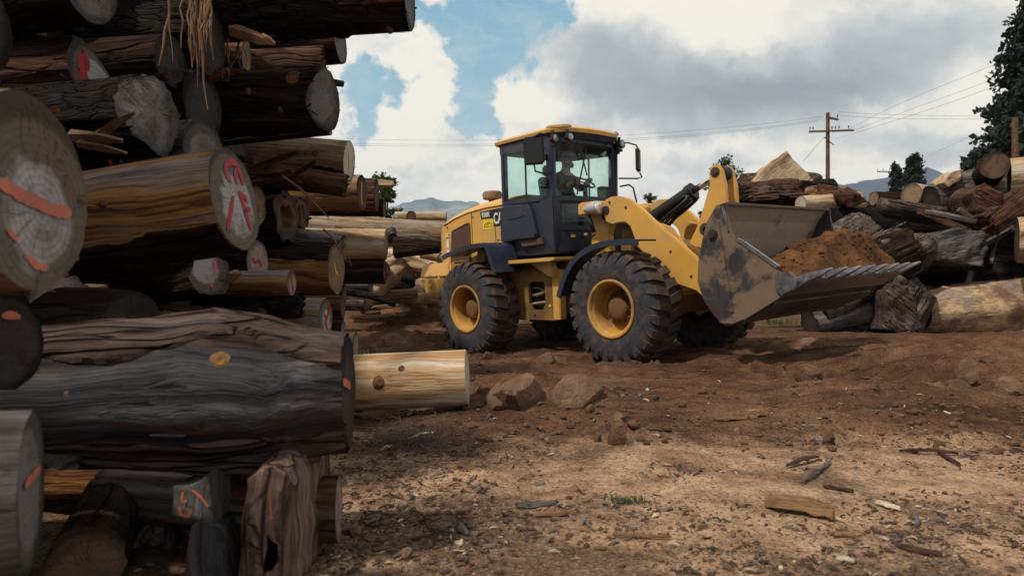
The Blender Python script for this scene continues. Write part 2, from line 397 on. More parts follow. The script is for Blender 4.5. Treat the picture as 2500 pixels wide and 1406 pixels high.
wd = bpy.data.worlds.new('World'); sc.world = wd; wd.use_nodes = True
n = NT(wd.node_tree)
tc = n.node('ShaderNodeTexCoord').outputs['Generated']
sx, sy, sz = n.sep(tc)
yy = n.math('MAXIMUM', sy, .10)
uv = n.comb(n.math('DIVIDE', sx, yy), n.math('DIVIDE', sz, yy), 0.)
skyn = n.node('ShaderNodeTexSky', sky_type='NISHITA'); skyn.sun_disc = False
skyn.sun_elevation = math.asin(TO_SUN.z); skyn.sun_rotation = math.atan2(TO_SUN.x, TO_SUN.y)
skyn.dust_density = .6; skyn.ozone_density = 2.
wob = n.noise(tc, 9., 7., .60, .0, col=True)
wob2 = n.noise(tc, 30., 5., .6, .0, col=True)
p_ = n.vmath('ADD', uv, n.vscale(n.vmath('SUBTRACT', wob, (.5, .5, .5)), .19))
p_ = n.vmath('ADD', p_, n.vscale(n.vmath('SUBTRACT', wob2, (.5, .5, .5)), .055))
def blobs(P, items):
    tot = None
    for (px, py, rx, ry, w) in items:
        c = Vector(((px-CX)/FPX, (HY-py)/FPX, 0)); s = (FPX/rx, FPX/ry, 0)
        q = n.vmath('MULTIPLY_ADD', P, s, tuple(-c[i]*s[i] for i in range(3)))
        b = n.rng(n.vmath('LENGTH', q), 0., 1., w, 0., True)
        tot = b if tot is None else n.math('ADD', tot, b)
    return tot
hole = blobs(p_, [(1215, 55, 230, 190, 1.), (1135, 225, 95, 190, 1.), (890, 235, 120, 120, .95), (1010, 15, 120, 80, .7), (1330, 20, 150, 90, .5),
                  (930, 60, 110, 60, .38), (1180, 330, 90, 60, .55), (860, 330, 70, 60, .5)])
hole = n.math('ADD', hole, n.math('MULTIPLY', n.math('SUBTRACT', n.noise(tc, 22., 6., .65), .5), .34))
cover = n.rng(hole, .14, .50, 1., 0., True)
p2 = n.vmath('ADD', uv, n.vscale(n.vmath('SUBTRACT', wob, (.5, .5, .5)), .10))
p2 = n.vmath('ADD', p2, n.vscale(n.vmath('SUBTRACT', wob2, (.5, .5, .5)), .03))
grey = blobs(p2, [(1790, 235, 560, 150, .95), (1480, 130, 360, 140, .55), (2270, 110, 460, 190, .62), (2150, 200, 330, 110, .35), (2200, 345, 380, 90, .45), (1750, 405, 420, 60, .32),
                  (990, 430, 200, 30, .34), (1640, 330, 240, 40, .30), (2330, 380, 240, 40, .35), (985, 330, 60, 30, .2), (1330, 300, 160, 40, .22), (950, 110, 160, 40, .2), (1150, 400, 120, 22, .25), (1700, 460, 260, 25, .25)])
lite = blobs(p2, [(2410, 205, 150, 100, .85), (1800, 345, 110, 40, .45), (2070, 425, 330, 40, .55), (1270, 215, 170, 120, .45), (1000, 250, 130, 160, .45), (1240, 370, 200, 60, .35), (1750, 40, 420, 90, .30), (2120, 270, 80, 50, .30)])
# soft billows everywhere else
bil = n.noise(n.mapping(tc, (1, 1, 2.6)), 2.6, 7., .58, .3)
fine = n.noise(n.mapping(tc, (1, 1, 2.)), 14., 6., .6, .2)
front = n.rng(sy, .05, .3)
gall = n.math('ADD', n.math('MULTIPLY', grey, front), n.math('MULTIPLY', n.rng(bil, .38, .66, 0., .8), n.rng(front, 0., 1., 1., .30)))
q1 = n.vmath('ADD', uv, n.vscale(n.vmath('SUBTRACT', wob, (.5, .5, .5)), .10))
sA = n.noise(n.mapping(q1, (1, 1.5, 1)), 6.5, 6., .55); sB = n.noise(n.mapping(q1, (1, 1.5, 1), (.035, -.075, 0)), 6.5, 6., .55)
sC = n.noise(n.mapping(q1, (1, 1.4, 1)), 17., 5., .55); sD = n.noise(n.mapping(q1, (1, 1.4, 1), (.014, -.03, 0)), 17., 5., .55)
puff = n.math('ADD', n.math('MULTIPLY', n.math('SUBTRACT', sB, sA), 1.9), n.math('MULTIPLY', n.math('SUBTRACT', sD, sC), .55))
gall = n.math('ADD', gall, n.math('MULTIPLY', n.math('SUBTRACT', fine, .5), .12))
gall = n.math('ADD', gall, n.math('MULTIPLY', puff, n.math('MULTIPLY', n.rng(n.sep(uv)[1], .42, .22, .45, 1.), n.rng(grey, .2, .6, 1., .30))))
gall = n.math('SUBTRACT', gall, n.math('MULTIPLY', lite, front))
ccol = n.ramp(gall, [(.0, (.82, .785, .70)), (.22, (.71, .70, .65)), (.45, (.53, .555, .555)), (.72, (.385, .42, .445)), (1., (.285, .315, .345))])
low = n.rng(n.sep(uv)[1], .12, .30, .45, 0.)
ccol = n.mix(n.math('MULTIPLY', low, front), ccol, (.76, .76, .72))
skyc = n.mix(1., skyn.outputs[0], (1.0, 1.0, .96), 'MULTIPLY')
bcol = n.mix(n.rng(n.sep(uv)[1], .20, .46), (4.3*SKY_K, 6.5*SKY_K, 7.2*SKY_K), (2.5*SKY_K, 5.2*SKY_K, 6.6*SKY_K))
blue = n.mix(.72, skyc, bcol)
blue = n.mix(n.rng(n.noise(n.mapping(tc, (1, 1, 2.2)), 11., 6., .65, .3), .45, .75, 0., .45), blue, (7.5, 7.6, 7.3))
cl10 = n.vscale(ccol, CLOUD_K/WORLD_S)
final = n.mix(cover, blue, cl10)
bg = n.node('ShaderNodeBackground'); n.put(bg.inputs[0], final); n.put(bg.inputs[1], WORLD_S)
wo = n.node('ShaderNodeOutputWorld'); n.t.links.new(bg.outputs[0], wo.inputs[0])
sc.view_settings.view_transform = 'Standard'; sc.view_settings.look = 'None'; sc.view_settings.exposure = EXPO; sc.view_settings.gamma = 1
sc.cycles.max_bounces = 7; sc.cycles.transparent_max_bounces = 12; sc.cycles.diffuse_bounces = 3; sc.cycles.volume_bounces = 0
sc.cycles.use_denoising = True
sc.cycles.caustics_reflective = False; sc.cycles.caustics_refractive = False

# ---------------------------------------------------------------- ground
MOUNDS = [(.22, 5.0, .80, .50, .23), (.02, 4.45, .6, .4, .08), (.75, 4.35, .6, .4, .05), (4.9, 7.3, 1.9, .9, .24), (6.6, 7.9, 1.6, 1.0, .25), (3.3, 7.9, 1.2, .5, .10), (-1.9, 12.6, 1.2, .8, .28), (-.9, 11.6, 1.0, .6, .10),
          (2.6, 5.6, 1.5, .35, .05), (.2, 7.7, 1.1, .35, .06), (2.3, 4.45, 1.3, .3, .045), (2.4, 8.9, .8, .4, .05), (4.4, 9.9, 1.6, .6, .10), (-.3, 8.6, .8, .4, .05)]
def gz(x, y, detail=True):
    s = .741*x+.672*y
    z = .07*min(max(s-7.1, 0), 4.4)+.62*sstep(11.8, 16.5, y)*sstep(4, -2.5, x)
    for (mx, my, rx, ry, h) in MOUNDS:
        q = ((x-mx)/rx)**2+((y-my)/ry)**2
        if q < 6: z += h*math.exp(-q*1.3)
    if y < 40:
        v = Vector((x*.55, y*.55, 3.)); z += .035*noise.noise(v)
        dirt = sstep(3.3, 4.1, y+.35*noise.noise(Vector((x*.8, y*.8, 9.))))
        if detail:
            z += .05*dirt*sstep(40, 10, y)*fbm(Vector((x*1.6, y*2.2, 1.)), 5)*1.0
            z += .012*fbm(Vector((x*5, y*5, 5.)), 4)
            rdg = 1-abs(noise.noise(Vector((x*.30+.4*y, y*1.5, 7.)))); z += .075*dirt*sstep(12, 8, y)*(rdg**4-.35)
            rdg = 1-abs(noise.noise(Vector((x*.6, y*3.6, 17.)))); z += .030*dirt*sstep(12, 8, y)*(rdg**3-.4)
            # wheel ruts: along the loader's heading and along the haul road
            t = s-7.05
            for c, hw in ((0.05, .34), (2.35, .34)):
                b = max(0, 1-abs(t-c)/hw)
                if b > 0:
                    al = (.672*x-.741*y); z += -.06*b**.5*sstep(15, 13, y)+.085*b*max(-.3, math.sin(al*24+abs(t-c)*11))*sstep(15, 13, y)
            r = max(0, 1-abs(y-6.1-.10*x)/.5)*sstep(.8, 2.2, x)
            z += -.10*r+.022*r*math.sin(x*9+math.sin(y*4)*2)
            r = max(0, 1-abs(y-9.3-.16*(x-3))/.5)*sstep(2.6, 3.4, x)
            z += -.05*r+.014*r*math.sin(y*19)
    return z
ys = [-16, -10, -6, -3.5, -2, -1, -.2, .5]+[1.*(17./1.)**(i/380) for i in range(381)]+[17*(3600/17)**((i+1)/60) for i in range(60)]
us = [(.62*u+.38*u**3) for u in [-1+2*i/420 for i in range(421)]]
vs = []; nx = len(us)
for y in ys:
    w = 5.5+1.05*max(y, 1) if y > .9 else 5.5+1.05+(.9-y)*1.6
    for u in us: vs.append((u*w, y, gz(u*w, y) if y < 60 else gz(u*w, 60, False)))
fs = [(r*nx+c, r*nx+c+1, (r+1)*nx+c+1, (r+1)*nx+c) for r in range(len(ys)-1) for c in range(nx-1)]
gm, n = material('yard_ground')
v = n.pos(); gx, gy, gzz = n.sep(v)
edge = n.math('ADD', gy, n.math('MULTIPLY', n.math('SUBTRACT', n.noise(v, 1.1, 6., .65), .5), 1.7))
edge = n.math('ADD', edge, n.math('MULTIPLY', gx, -.10))
zone = n.rng(edge, 3.15, 3.95, 0., 1., True)
big = n.noise(v, .8, 6., .62, .2); mid = n.noise(v, 4.5, 7., .68); fin = n.noise(v, 55., 5., .72); grit = n.voronoi(v, 130., 'F1', 'Color')
sand = n.ramp(mid, [(.32, (.175, .100, .062)), (.46, (.34, .215, .135)), (.62, (.48, .325, .21))])
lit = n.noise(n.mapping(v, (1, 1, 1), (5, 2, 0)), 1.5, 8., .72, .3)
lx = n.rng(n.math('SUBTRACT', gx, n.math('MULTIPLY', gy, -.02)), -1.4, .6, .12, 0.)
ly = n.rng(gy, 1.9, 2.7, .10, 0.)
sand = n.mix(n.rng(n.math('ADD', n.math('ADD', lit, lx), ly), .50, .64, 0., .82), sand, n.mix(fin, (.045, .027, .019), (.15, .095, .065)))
dirt = n.ramp(n.math('ADD', n.math('MULTIPLY', big, .55), n.math('MULTIPLY', mid, .45)), [(.34, (.036, .018, .011)), (.45, (.094, .049, .029)), (.55, (.155, .086, .051)), (.66, (.25, .155, .096))])
ridge_shade = n.noise(n.mapping(v, (.7, 4.5, 1)), 1.6, 7., .7)
dirt = n.mix(n.rng(ridge_shade, .51, .62, 0., .85), dirt, (.055, .029, .020))  # dark streaks put the shadows of the ridges into the dirt colour
dirt = n.mix(n.rng(n.noise(n.mapping(v, (1.2, 6., 1), (3, 1, 0)), 2.2, 7., .72), .63, .72, 0., .65), dirt, (.28, .19, .125))
damp = n.rng(n.noise(n.mapping(v, (.5, 1.4, 1), (9, 4, 0)), 1.2, 5., .6), .55, .68, 0., .6)
dirt = n.mix(damp, dirt, (.075, .042, .032))
col = n.mix(zone, sand, dirt)
col = n.mix(.85, col, n.ramp(fin, [(.32, (.40, .37, .35)), (.5, (1, 1, 1)), (.70, (1.5, 1.45, 1.4))]), 'MULTIPLY')
gb = n.math('ADD', n.sep(grit)[0], 0.)
col = n.mix(n.math('MULTIPLY', n.rng(gb, .90, .96, 0., .5), n.rng(zone, 0., 1., 1., .18)), col, (.40, .33, .26))
col = n.mix(n.rng(gb, .10, .05, 0., .7), col, (.03, .02, .016))
h = n.math('ADD', n.math('MULTIPLY', fin, .5), n.math('MULTIPLY', mid, 1.2))
h = n.math('ADD', h, n.math('MULTIPLY', gb, .25))
n.out(n.bsdf(col, .95, 0., n.bump(h, 1., .03), .03))
g = MB().add(vs, fs).build('ground', gm, smooth=True); tag(g, kind='structure')

# ---------------------------------------------------------------- mountains
def mountains(name, prof, d, depth, cols, seed):
    """prof: ridge line as (px, py) of the photograph placed d metres away; slopes fall away to both sides"""
    pts = [at(px, py, d) for px, py in prof]; xs = [p.x for p in pts]; zs = [p.z for p in pts]
    N, M = 240, 40; v, f = [], []
    for j in range(M+1):
        t = j/M*2-1                     # -1 front foot, 0 ridge, 1 back foot
        for i in range(N+1):
            x = xs[0]+(xs[-1]-xs[0])*i/N; z = float(np.interp(x, xs, zs))
            k = (1-abs(t))**.85
            e = fbm(Vector((x*.004, t*depth*.004+seed, seed)), 6)
            rg = abs(noise.noise(Vector((x*.006+seed, t*2.2, 4.))))
            zz = z*k*(1-.28*rg*abs(t)*2)+e*z*.10*(1 if t < 0 else .6)+6*noise.noise(Vector((x*.03, seed, t*9)))*k
            v.append((x, d+t*depth, max(-2, zz)))
    for j in range(M):
        for i in range(N): f.append((j*(N+1)+i, j*(N+1)+i+1, (j+1)*(N+1)+i+1, (j+1)*(N+1)+i))
    m, n = material(name+'_cover'); p = n.pos()
    a = n.noise(p, .006, 8., .66, .4); b = n.noise(p, .03, 6., .7)
    c = n.mix(n.rng(a, .40, .60), cols[0], cols[1]); c = n.mix(n.rng(b, .5, .68, 0., .6), c, cols[2])
    n.out(n.bsdf(c, .95, 0., n.bump(b, 1., 12.), .05))
    return tag(MB().add(v, f).build(name, m, smooth=True), kind='structure')
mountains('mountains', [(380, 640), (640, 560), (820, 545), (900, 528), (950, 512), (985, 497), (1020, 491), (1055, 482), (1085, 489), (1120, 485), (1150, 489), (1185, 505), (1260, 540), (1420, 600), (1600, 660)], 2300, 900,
          [(.12, .165, .20), (.25, .29, .30), (.065, .095, .13)], 3.)  # blue of the distant haze put into the slope colours
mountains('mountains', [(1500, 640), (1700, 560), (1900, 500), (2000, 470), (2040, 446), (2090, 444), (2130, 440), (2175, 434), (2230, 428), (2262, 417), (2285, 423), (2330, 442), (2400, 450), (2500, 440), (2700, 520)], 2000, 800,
          [(.055, .08, .125), (.075, .10, .15), (.035, .052, .085)], 11.)  # these slopes too are coloured with the haze's blue
if HAZE > 0:
    hb = MB().box((0, 1600, 213), (6400, 4400, 432)).mesh('haze', [bpy.data.materials.new('thin_haze')])
    hm = hb.materials[0]; hm.use_nodes = True; n = NT(hm.node_tree)
    pv = n.node('ShaderNodeVolumePrincipled'); n.put(pv.inputs['Color'], (.62, .72, .86)); n.put(pv.inputs['Density'], HAZE); n.put(pv.inputs['Anisotropy'], .1)
    n.out(None, pv.outputs[0])
    ho = bpy.data.objects.new('haze', hb); COL.objects.link(ho); tag(ho, kind='stuff')

# ---------------------------------------------------------------- wheel loader
HEAD = R(-47.8); ROLL = R(4.)
FW = Vector((math.cos(HEAD), math.sin(HEAD), 0)); L0 = Vector((-math.sin(HEAD), math.cos(HEAD), 0))
LF = L0*math.cos(ROLL)+Vector((0, 0, math.sin(ROLL))); UP = -L0*math.sin(ROLL)+Vector((0, 0, math.cos(ROLL)))
ORG = Vector((1.241, 11.02, -.03))-1.27*L0+1.27*LF
LM = Matrix((FW, LF, UP)).transposed().to_4x4(); LM.translation = ORG
ldr = empty('wheel_loader', LM)
tag(ldr, 'yellow articulated wheel loader with dark blue cab and a raised bucket full of soil', 'wheel loader')

def pane(name, corners, mat, parent, t=.008):
    """a window pane with thickness from corners given in order"""
    c = [Vector(p) for p in corners]; nn = (c[1]-c[0]).cross(c[2]-c[0]).normalized()*t/2
    k = len(c); b = MB()
    b.add([p+nn for p in c]+[p-nn for p in c], [tuple(range(k)), tuple(range(2*k-1, k-1, -1))]+[(i, (i+1) % k, k+(i+1) % k, k+i) for i in range(k)])
    return b.build(name, mat, parent)

def text_mesh(body, size, ext=.002, bold=.012):
    cu = bpy.data.curves.new('text', 'FONT'); cu.body = body; cu.size = size; cu.extrude = ext; cu.offset = bold*size
    o = bpy.data.objects.new('text', cu); COL.objects.link(o)
    dg = bpy.context.evaluated_depsgraph_get(); me = bpy.data.meshes.new_from_object(o.evaluated_get(dg))
    bpy.data.objects.remove(o); bpy.data.curves.remove(cu); return me
def text_on_side(name, body, size, x, y, z, mat, parent, stretch=1., bold=.012):
    me = text_mesh(body, size, .002, bold)
    # right side of the machine: text runs towards +x, faces -y
    me.transform(Matrix(((stretch, 0, 0, x), (0, 0, -1, y), (0, 1, 0, z), (0, 0, 0, 1))))
    me.materials.clear(); me.materials.append(mat); me.name = name
    o = bpy.data.objects.new(name, me); COL.objects.link(o); o.parent = parent; return o

# --- wheels: one built, four placed
def tyre_mesh():
    b = MB()
    half = [(.36, .235), (.375, .262), (.40, .272), (.46, .283), (.54, .287), (.61, .280), (.665, .262), (.70, .236), (.712, .19), (.716, .09), (.717, 0)]
    prof = [(r, -t) for r, t in half]+[(r, t) for r, t in half[-2::-1]]
    b.lathe(prof, 72)
    NL = 24
    for side in (-1, 1):
        for k in range(NL):
            a0 = 2*PI*(k+(.5 if side > 0 else 0))/NL
            # stations: radius, |y|, angular shift, half angular width
            st = [(.590, .288, .060, .030), (.655, .285, .052, .060), (.715, .272, .040, .078), (.748, .236, .028, .078), (.752, .14, 0., .072), (.752, .015, -.045, .066)]
            rings = []
            for i, (r, t, sh, hw) in enumerate(st):
                base = max(.56, r-.055) if i else r-.01
                tb = t-.02 if i < 3 else t
                ring = []
                for (rr, tt, s) in ((r, t, -1), (r, t, 1), (base, tb-.012, 1.12), (base, tb-.012, -1.12)):
                    a = a0+sh+s*hw
                    ring.append((rr*math.cos(a), side*tt, rr*math.sin(a)))
                rings.append(ring)
            b.loft(rings)
    return b.mesh('tyre', RUBBER, angle=35)
def rim_mesh():
    b = MB()
    b.lathe([(.372, -.262), (.386, -.272), (.386, -.285), (.372, -.292), (.352, -.288), (.338, -.272), (.335, -.25), (.318, -.238), (.312, -.22), (.306, -.18), (.300, -.06), (.296, -.035), (.27, -.03), (.14, -.03)], 64)
    b.lathe([(.386, .24), (.386, .29), (.34, .28), (.31, .2), (.30, .0), (.1, -.01)], 48, m=1)
    return b.mesh('rim', [RIM_M, DARKMET], angle=40)
def hub_mesh():
    b = MB()
    b.lathe([(.235, -.03), (.235, -.06), (.215, -.068), (.168, -.07), (.160, -.085), (.155, -.130), (.135, -.150), (.085, -.162), (.02, -.165), (.0001, -.165)], 40)
    for k in range(12):
        a = 2*PI*k/12+.1; x, z = .192*math.cos(a), .192*math.sin(a)
        b.lathe([(.0001, -.102), (.016, -.10), (.019, -.09), (.019, -.06)], 6, (x, 0, z))
    b.lathe([(.0001, -.22), (.010, -.215), (.012, -.17), (.012, -.03)], 8, (.262, 0, -.09))
    return b.mesh('hub', YEL_D, angle=40)
TY, RM, HB = tyre_mesh(), rim_mesh(), hub_mesh()
for i, (x, y) in enumerate(((1.51, -1.), (-1.51, -1.), (1.51, 1.), (-1.51, 1.))):
    w = empty('wheel', None, ldr); w.location = (x, y, .75)
    w.rotation_euler = (0, R((13, 40, 71, 5)[i]), 0 if y < 0 else PI)
    for nm, me in (('tyre', TY), ('rim', RM), ('hub', HB)):
        o = bpy.data.objects.new(nm, me); COL.objects.link(o); o.parent = w

# --- rear frame and engine hood
def hood():
    b = MB()
    def ring(x, zt, w, zb, sh=.13, cr=.05):
        pts = [(x, -w, zb), (x, -w, zt-sh), (x, -w+.012, zt-sh+.012), (x, -w+.035, zt-sh+.05), (x, -w+.10, zt-.035), (x, -w+.2, zt), (x, -.25, zt+cr), (x, .25, zt+cr)]
        return pts+[(px, -py, pz) for px, py, pz in pts[5::-1]]
    xs = [(-1.02, 2.52, .72, 1.40), (-1.4, 2.53, .72, 1.40), (-1.8, 2.505, .72, 1.36), (-2.2, 2.45, .72, 1.30), (-2.5, 2.385, .715, 1.22), (-2.68, 2.335, .71, 1.16), (-2.78, 2.28, .70, 1.16), (-2.85, 2.20, .675, 1.16), (-2.885, 2.08, .65, 1.16)]
    b.loft([ring(*q) for q in xs])
    return b
hood().build('hood', YEL, ldr, angle=38)
for sx in (-1.30, -1.90):
    MB().tube([(sx, -.7235, 1.78 if sx > -1.5 else 1.72), (sx, -.7235, 2.06 if sx > -1.5 else 2.34)], .005, 5).build('panel_seam', DARKMET, ldr)
for bx, bz in ((-1.86, 2.27), (-1.86, 1.80), (-1.24, 1.84), (-2.60, 2.16), (-2.60, 1.46)):
    MB().lathe([(.0001, -.732), (.014, -.731), (.017, -.722)], 8, (bx, 0, bz)).build('bolt', DARKMET, ldr)
for bx, bz in ((1.02, 2.20), (1.30, 2.10), (2.30, 1.12), (2.52, 1.02), (.62, 2.13)):
    MB().lathe([(.0001, -.612), (.016, -.611), (.019, -.60)], 8, (bx, 0, bz)).build('bolt', DARKMET, ldr)
b = MB()    # raised seam where the hood's lid meets its side
b.tube([(-1.02, -.722, 2.392), (-1.5, -.722, 2.392), (-2., -.722, 2.355), (-2.4, -.722, 2.285), (-2.70, -.715, 2.20)], .010, 6)
b.build('hood_seam', YEL_D, ldr, smooth=True)
y = -.728
gr = MB().prism([(-2.53, 1.535), (-1.975, 1.545), (-1.955, 2.165), (-1.99, 2.185), (-2.42, 2.09), (-2.455, 2.06)], y, y+.02).build('grille', GRILLE_M, ldr)
b = MB(); P_ = [(-2.53, 1.535), (-1.975, 1.545), (-1.955, 2.165), (-1.99, 2.185), (-2.42, 2.09), (-2.455, 2.06), (-2.53, 1.535)]
for p, q in zip(P_[:-1], P_[1:]): b.tube([(p[0], y-.002, p[1]), (q[0], y-.002, q[1])], .011, 6)
b.build('grille_frame', YEL_D, gr)
# decal band with the model number and the maker's letters
dc = MB().prism([(-1.67, 2.335), (-1.04, 2.355), (-1.04, 2.065), (-1.335, 2.065), (-1.345, 2.205), (-1.645, 2.215)], -.7245, -.72).build('decal_band', BLACKDECAL, ldr)
text_on_side('lettering', '938K', .115, -1.625, -.727, 2.238, WHITE, dc, .86, .012)
text_on_side('lettering', 'CAT', .25, -1.325, -.727, 2.11, WHITE, dc, .62, .02)
MB().prism([(-1.14, 2.105), (-1.02, 2.105), (-1.08, 2.18)], -.7295, -.7285).build('triangle_mark', YELDECAL, dc)
st = MB().prism([(-1.61, 2.035), (-1.35, 2.03), (-1.335, 2.195), (-1.60, 2.20)], -.7245, -.72).build('warning_sticker', YELDECAL, ldr)
b = MB()
for k in range(9):
    pass
arc = [(-1.472+.095*math.cos(PI*k/10), -.7258, 2.085+.06*math.sin(PI*k/10)) for k in range(11)]
b.tube(arc, .004, 4); b.tube([(-1.575, -.7258, 2.078), (-1.37, -.7258, 2.078)], .004, 4); b.tube([(-1.52, -.7258, 2.10), (-1.44, -.7258, 2.13)], .004, 4)
b.build('sticker_drawing', BLACKDECAL, st)
b = MB(); pass
for c_, s_ in (((-2.575, -.722, 2.02), (.05, .012, .06)), ((-2.60, -.722, 1.80), (.065, .012, .26)), ((-2.64, -.719, 1.43), (.15, .012, .055))): MB().box(c_, s_).build('white_sticker', WHITE, ldr)
MB().box((-2.565, -.7285, 2.025), (.022, .004, .035)).build('sticker_print', BLACKDECAL, ldr); MB().prism([(-2.622, 1.77), (-2.578, 1.77), (-2.60, 1.82)], -.7305, -.728).build('sticker_print', P_ORANGE, ldr)
b = MB(); b.box((-2.635, -.718, 2.02), (.06, .012, .06)); b.build('yellow_sticker', YELDECAL, ldr)
# rear corner column below the hood and the counterweight
b = MB().prism([(-2.87, .7), (-2.87, -.7), (-2.2, -.71), (-2.2, .71)], 1.0, 1.5, 'z'); b.build('radiator_guard', YEL, ldr, bevel=.02)
cwp = lambda o=0.: [(-3.02-o, -1.06), (-2.46, -1.08), (-2.32, -.9), (-2.32, .9), (-2.46, 1.08), (-3.02-o, 1.06), (-3.38-o, .62), (-3.38-o, -.62)]
b = MB(); low = [(x+.09 if x < -2.9 else x, yy*.965) for x, yy in cwp()]
up_ = [(x, yy) for x, yy in cwp()]
b.loft([[(x, yy, 1.0) for x, yy in low], [(x, yy, 1.27) for x, yy in up_]])
b.build('counterweight', YEL, ldr, bevel=.02)
b = MB(); top = [(x+.03 if x < -2.9 else x-.1, yy*.95) for x, yy in cwp()]
b.loft([[(x, yy*1.012, 1.285) for x, yy in cwp(.01)], [(x, yy, 1.535) for x, yy in top]])
b.build('counterweight_cap', YEL, ldr, bevel=.025)
MB().lathe([(.0001, -1.095), (.03, -1.09), (.035, -1.05)], 12, (-2.72, 0, 1.14)).build('side_marker', YELDECAL, ldr)
MB().prism([(-2.78, .95), (-2.3, .98), (-2.33, .72), (-2.48, .74)], -.75, -.69).build('tow_bracket', YEL_D, ldr)
MB().tube([(-2.78, -.74, 1.72), (-2.81, -.80, 1.66), (-2.80, -.82, 1.45), (-2.74, -.82, 1.28), (-2.64, -.80, 1.19), (-2.60, -.76, 1.17)], .016, 8).build('grab_rail', BLACK, ldr, smooth=True)
# air precleaner on the hood
b = MB(); b.lathe([(.06, 2.50), (.07, 2.63), (.05, 2.64)], 24, (-2.05, -.1, 0), 'z'); b.build('precleaner_stem', DARKMET, ldr, smooth=True)
b = MB(); b.lathe([(.06, 2.60), (.15, 2.615), (.168, 2.63), (.175, 2.70), (.165, 2.735), (.14, 2.755), (.0001, 2.765)], 28, (-2.05, -.1, 0), 'z')
b.build('precleaner', mat_simple('dusty_precleaner', (.23, .155, .10), .8, 0, .3, 14), ldr, angle=35)
# fenders
def strip(prof, y0, y1, t, drop=0.):
    """bent sheet following a profile in (x,z) from y0 to y1 with a lip dropped on the outer edge"""
    b = MB(); rings = []
    for i, (x, z) in enumerate(prof):
        a = prof[max(0, i-1)]; c = prof[min(len(prof)-1, i+1)]; dx, dz = c[0]-a[0], c[1]-a[1]; l = math.hypot(dx, dz); nx_, nz_ = -dz/l*t, dx/l*t
        rings.append([(x+nx_, y0, z+nz_), (x+nx_, y1, z+nz_), (x, y1, z), (x, y0+t, z), (x-drop*nx_/t, y0+t, z-drop*nz_/t), (x-drop*nx_/t, y0, z-drop*nz_/t)])
    return b.loft(rings)
for s in (-1, 1):
    b = strip([(-2.02, 1.615), (-1.86, 1.66), (-1.55, 1.72), (-1.25, 1.755), (-.92, 1.755), (-.86, 1.70), (-.78, 1.50), (-.70, 1.30)], -1.3, -.76, .022, .05)
    if s > 0: b.v = [(x, -yy, z) for x, yy, z in b.v]
    b.build('rear_fender', NAVY, ldr, angle=30)
    b = strip([(.60, .92), (.66, 1.06), (.76, 1.24), (.90, 1.40), (1.06, 1.50), (1.25, 1.575), (1.46, 1.61), (1.72, 1.615), (2.02, 1.59)], -1.31, -.93, .022, .055)
    if s > 0: b.v = [(x, -yy, z) for x, yy, z in b.v]
    b.build('front_fender', NAVY, ldr, angle=30)
    b = MB()
    b.box((-1.52, s*.80, 1.56), (.20, .18, .30), Matrix.Rotation(R(12), 3, 'Y')); b.box((-1.22, s*.78, 1.58), (.07, .14, .32), Matrix.Rotation(R(10), 3, 'Y'))
    b.build('fender_bracket', YEL, ldr, bevel=.012)
    # yellow slanted box between hood and platform, step platform
    b = MB().prism([(-1.10, 1.48), (-.80, 1.48), (-.97, 1.76), (-1.22, 1.75)], s*.73, s*1.0); b.build('fender_support', YEL, ldr, bevel=.015)
    b = MB().prism([(-1.12, 1.425), (.16, 1.425), (.25, 1.44), (.25, 1.485), (-1.12, 1.485)], s*.5, s*.98); b.build('step_platform', YEL, ldr, bevel=.008)
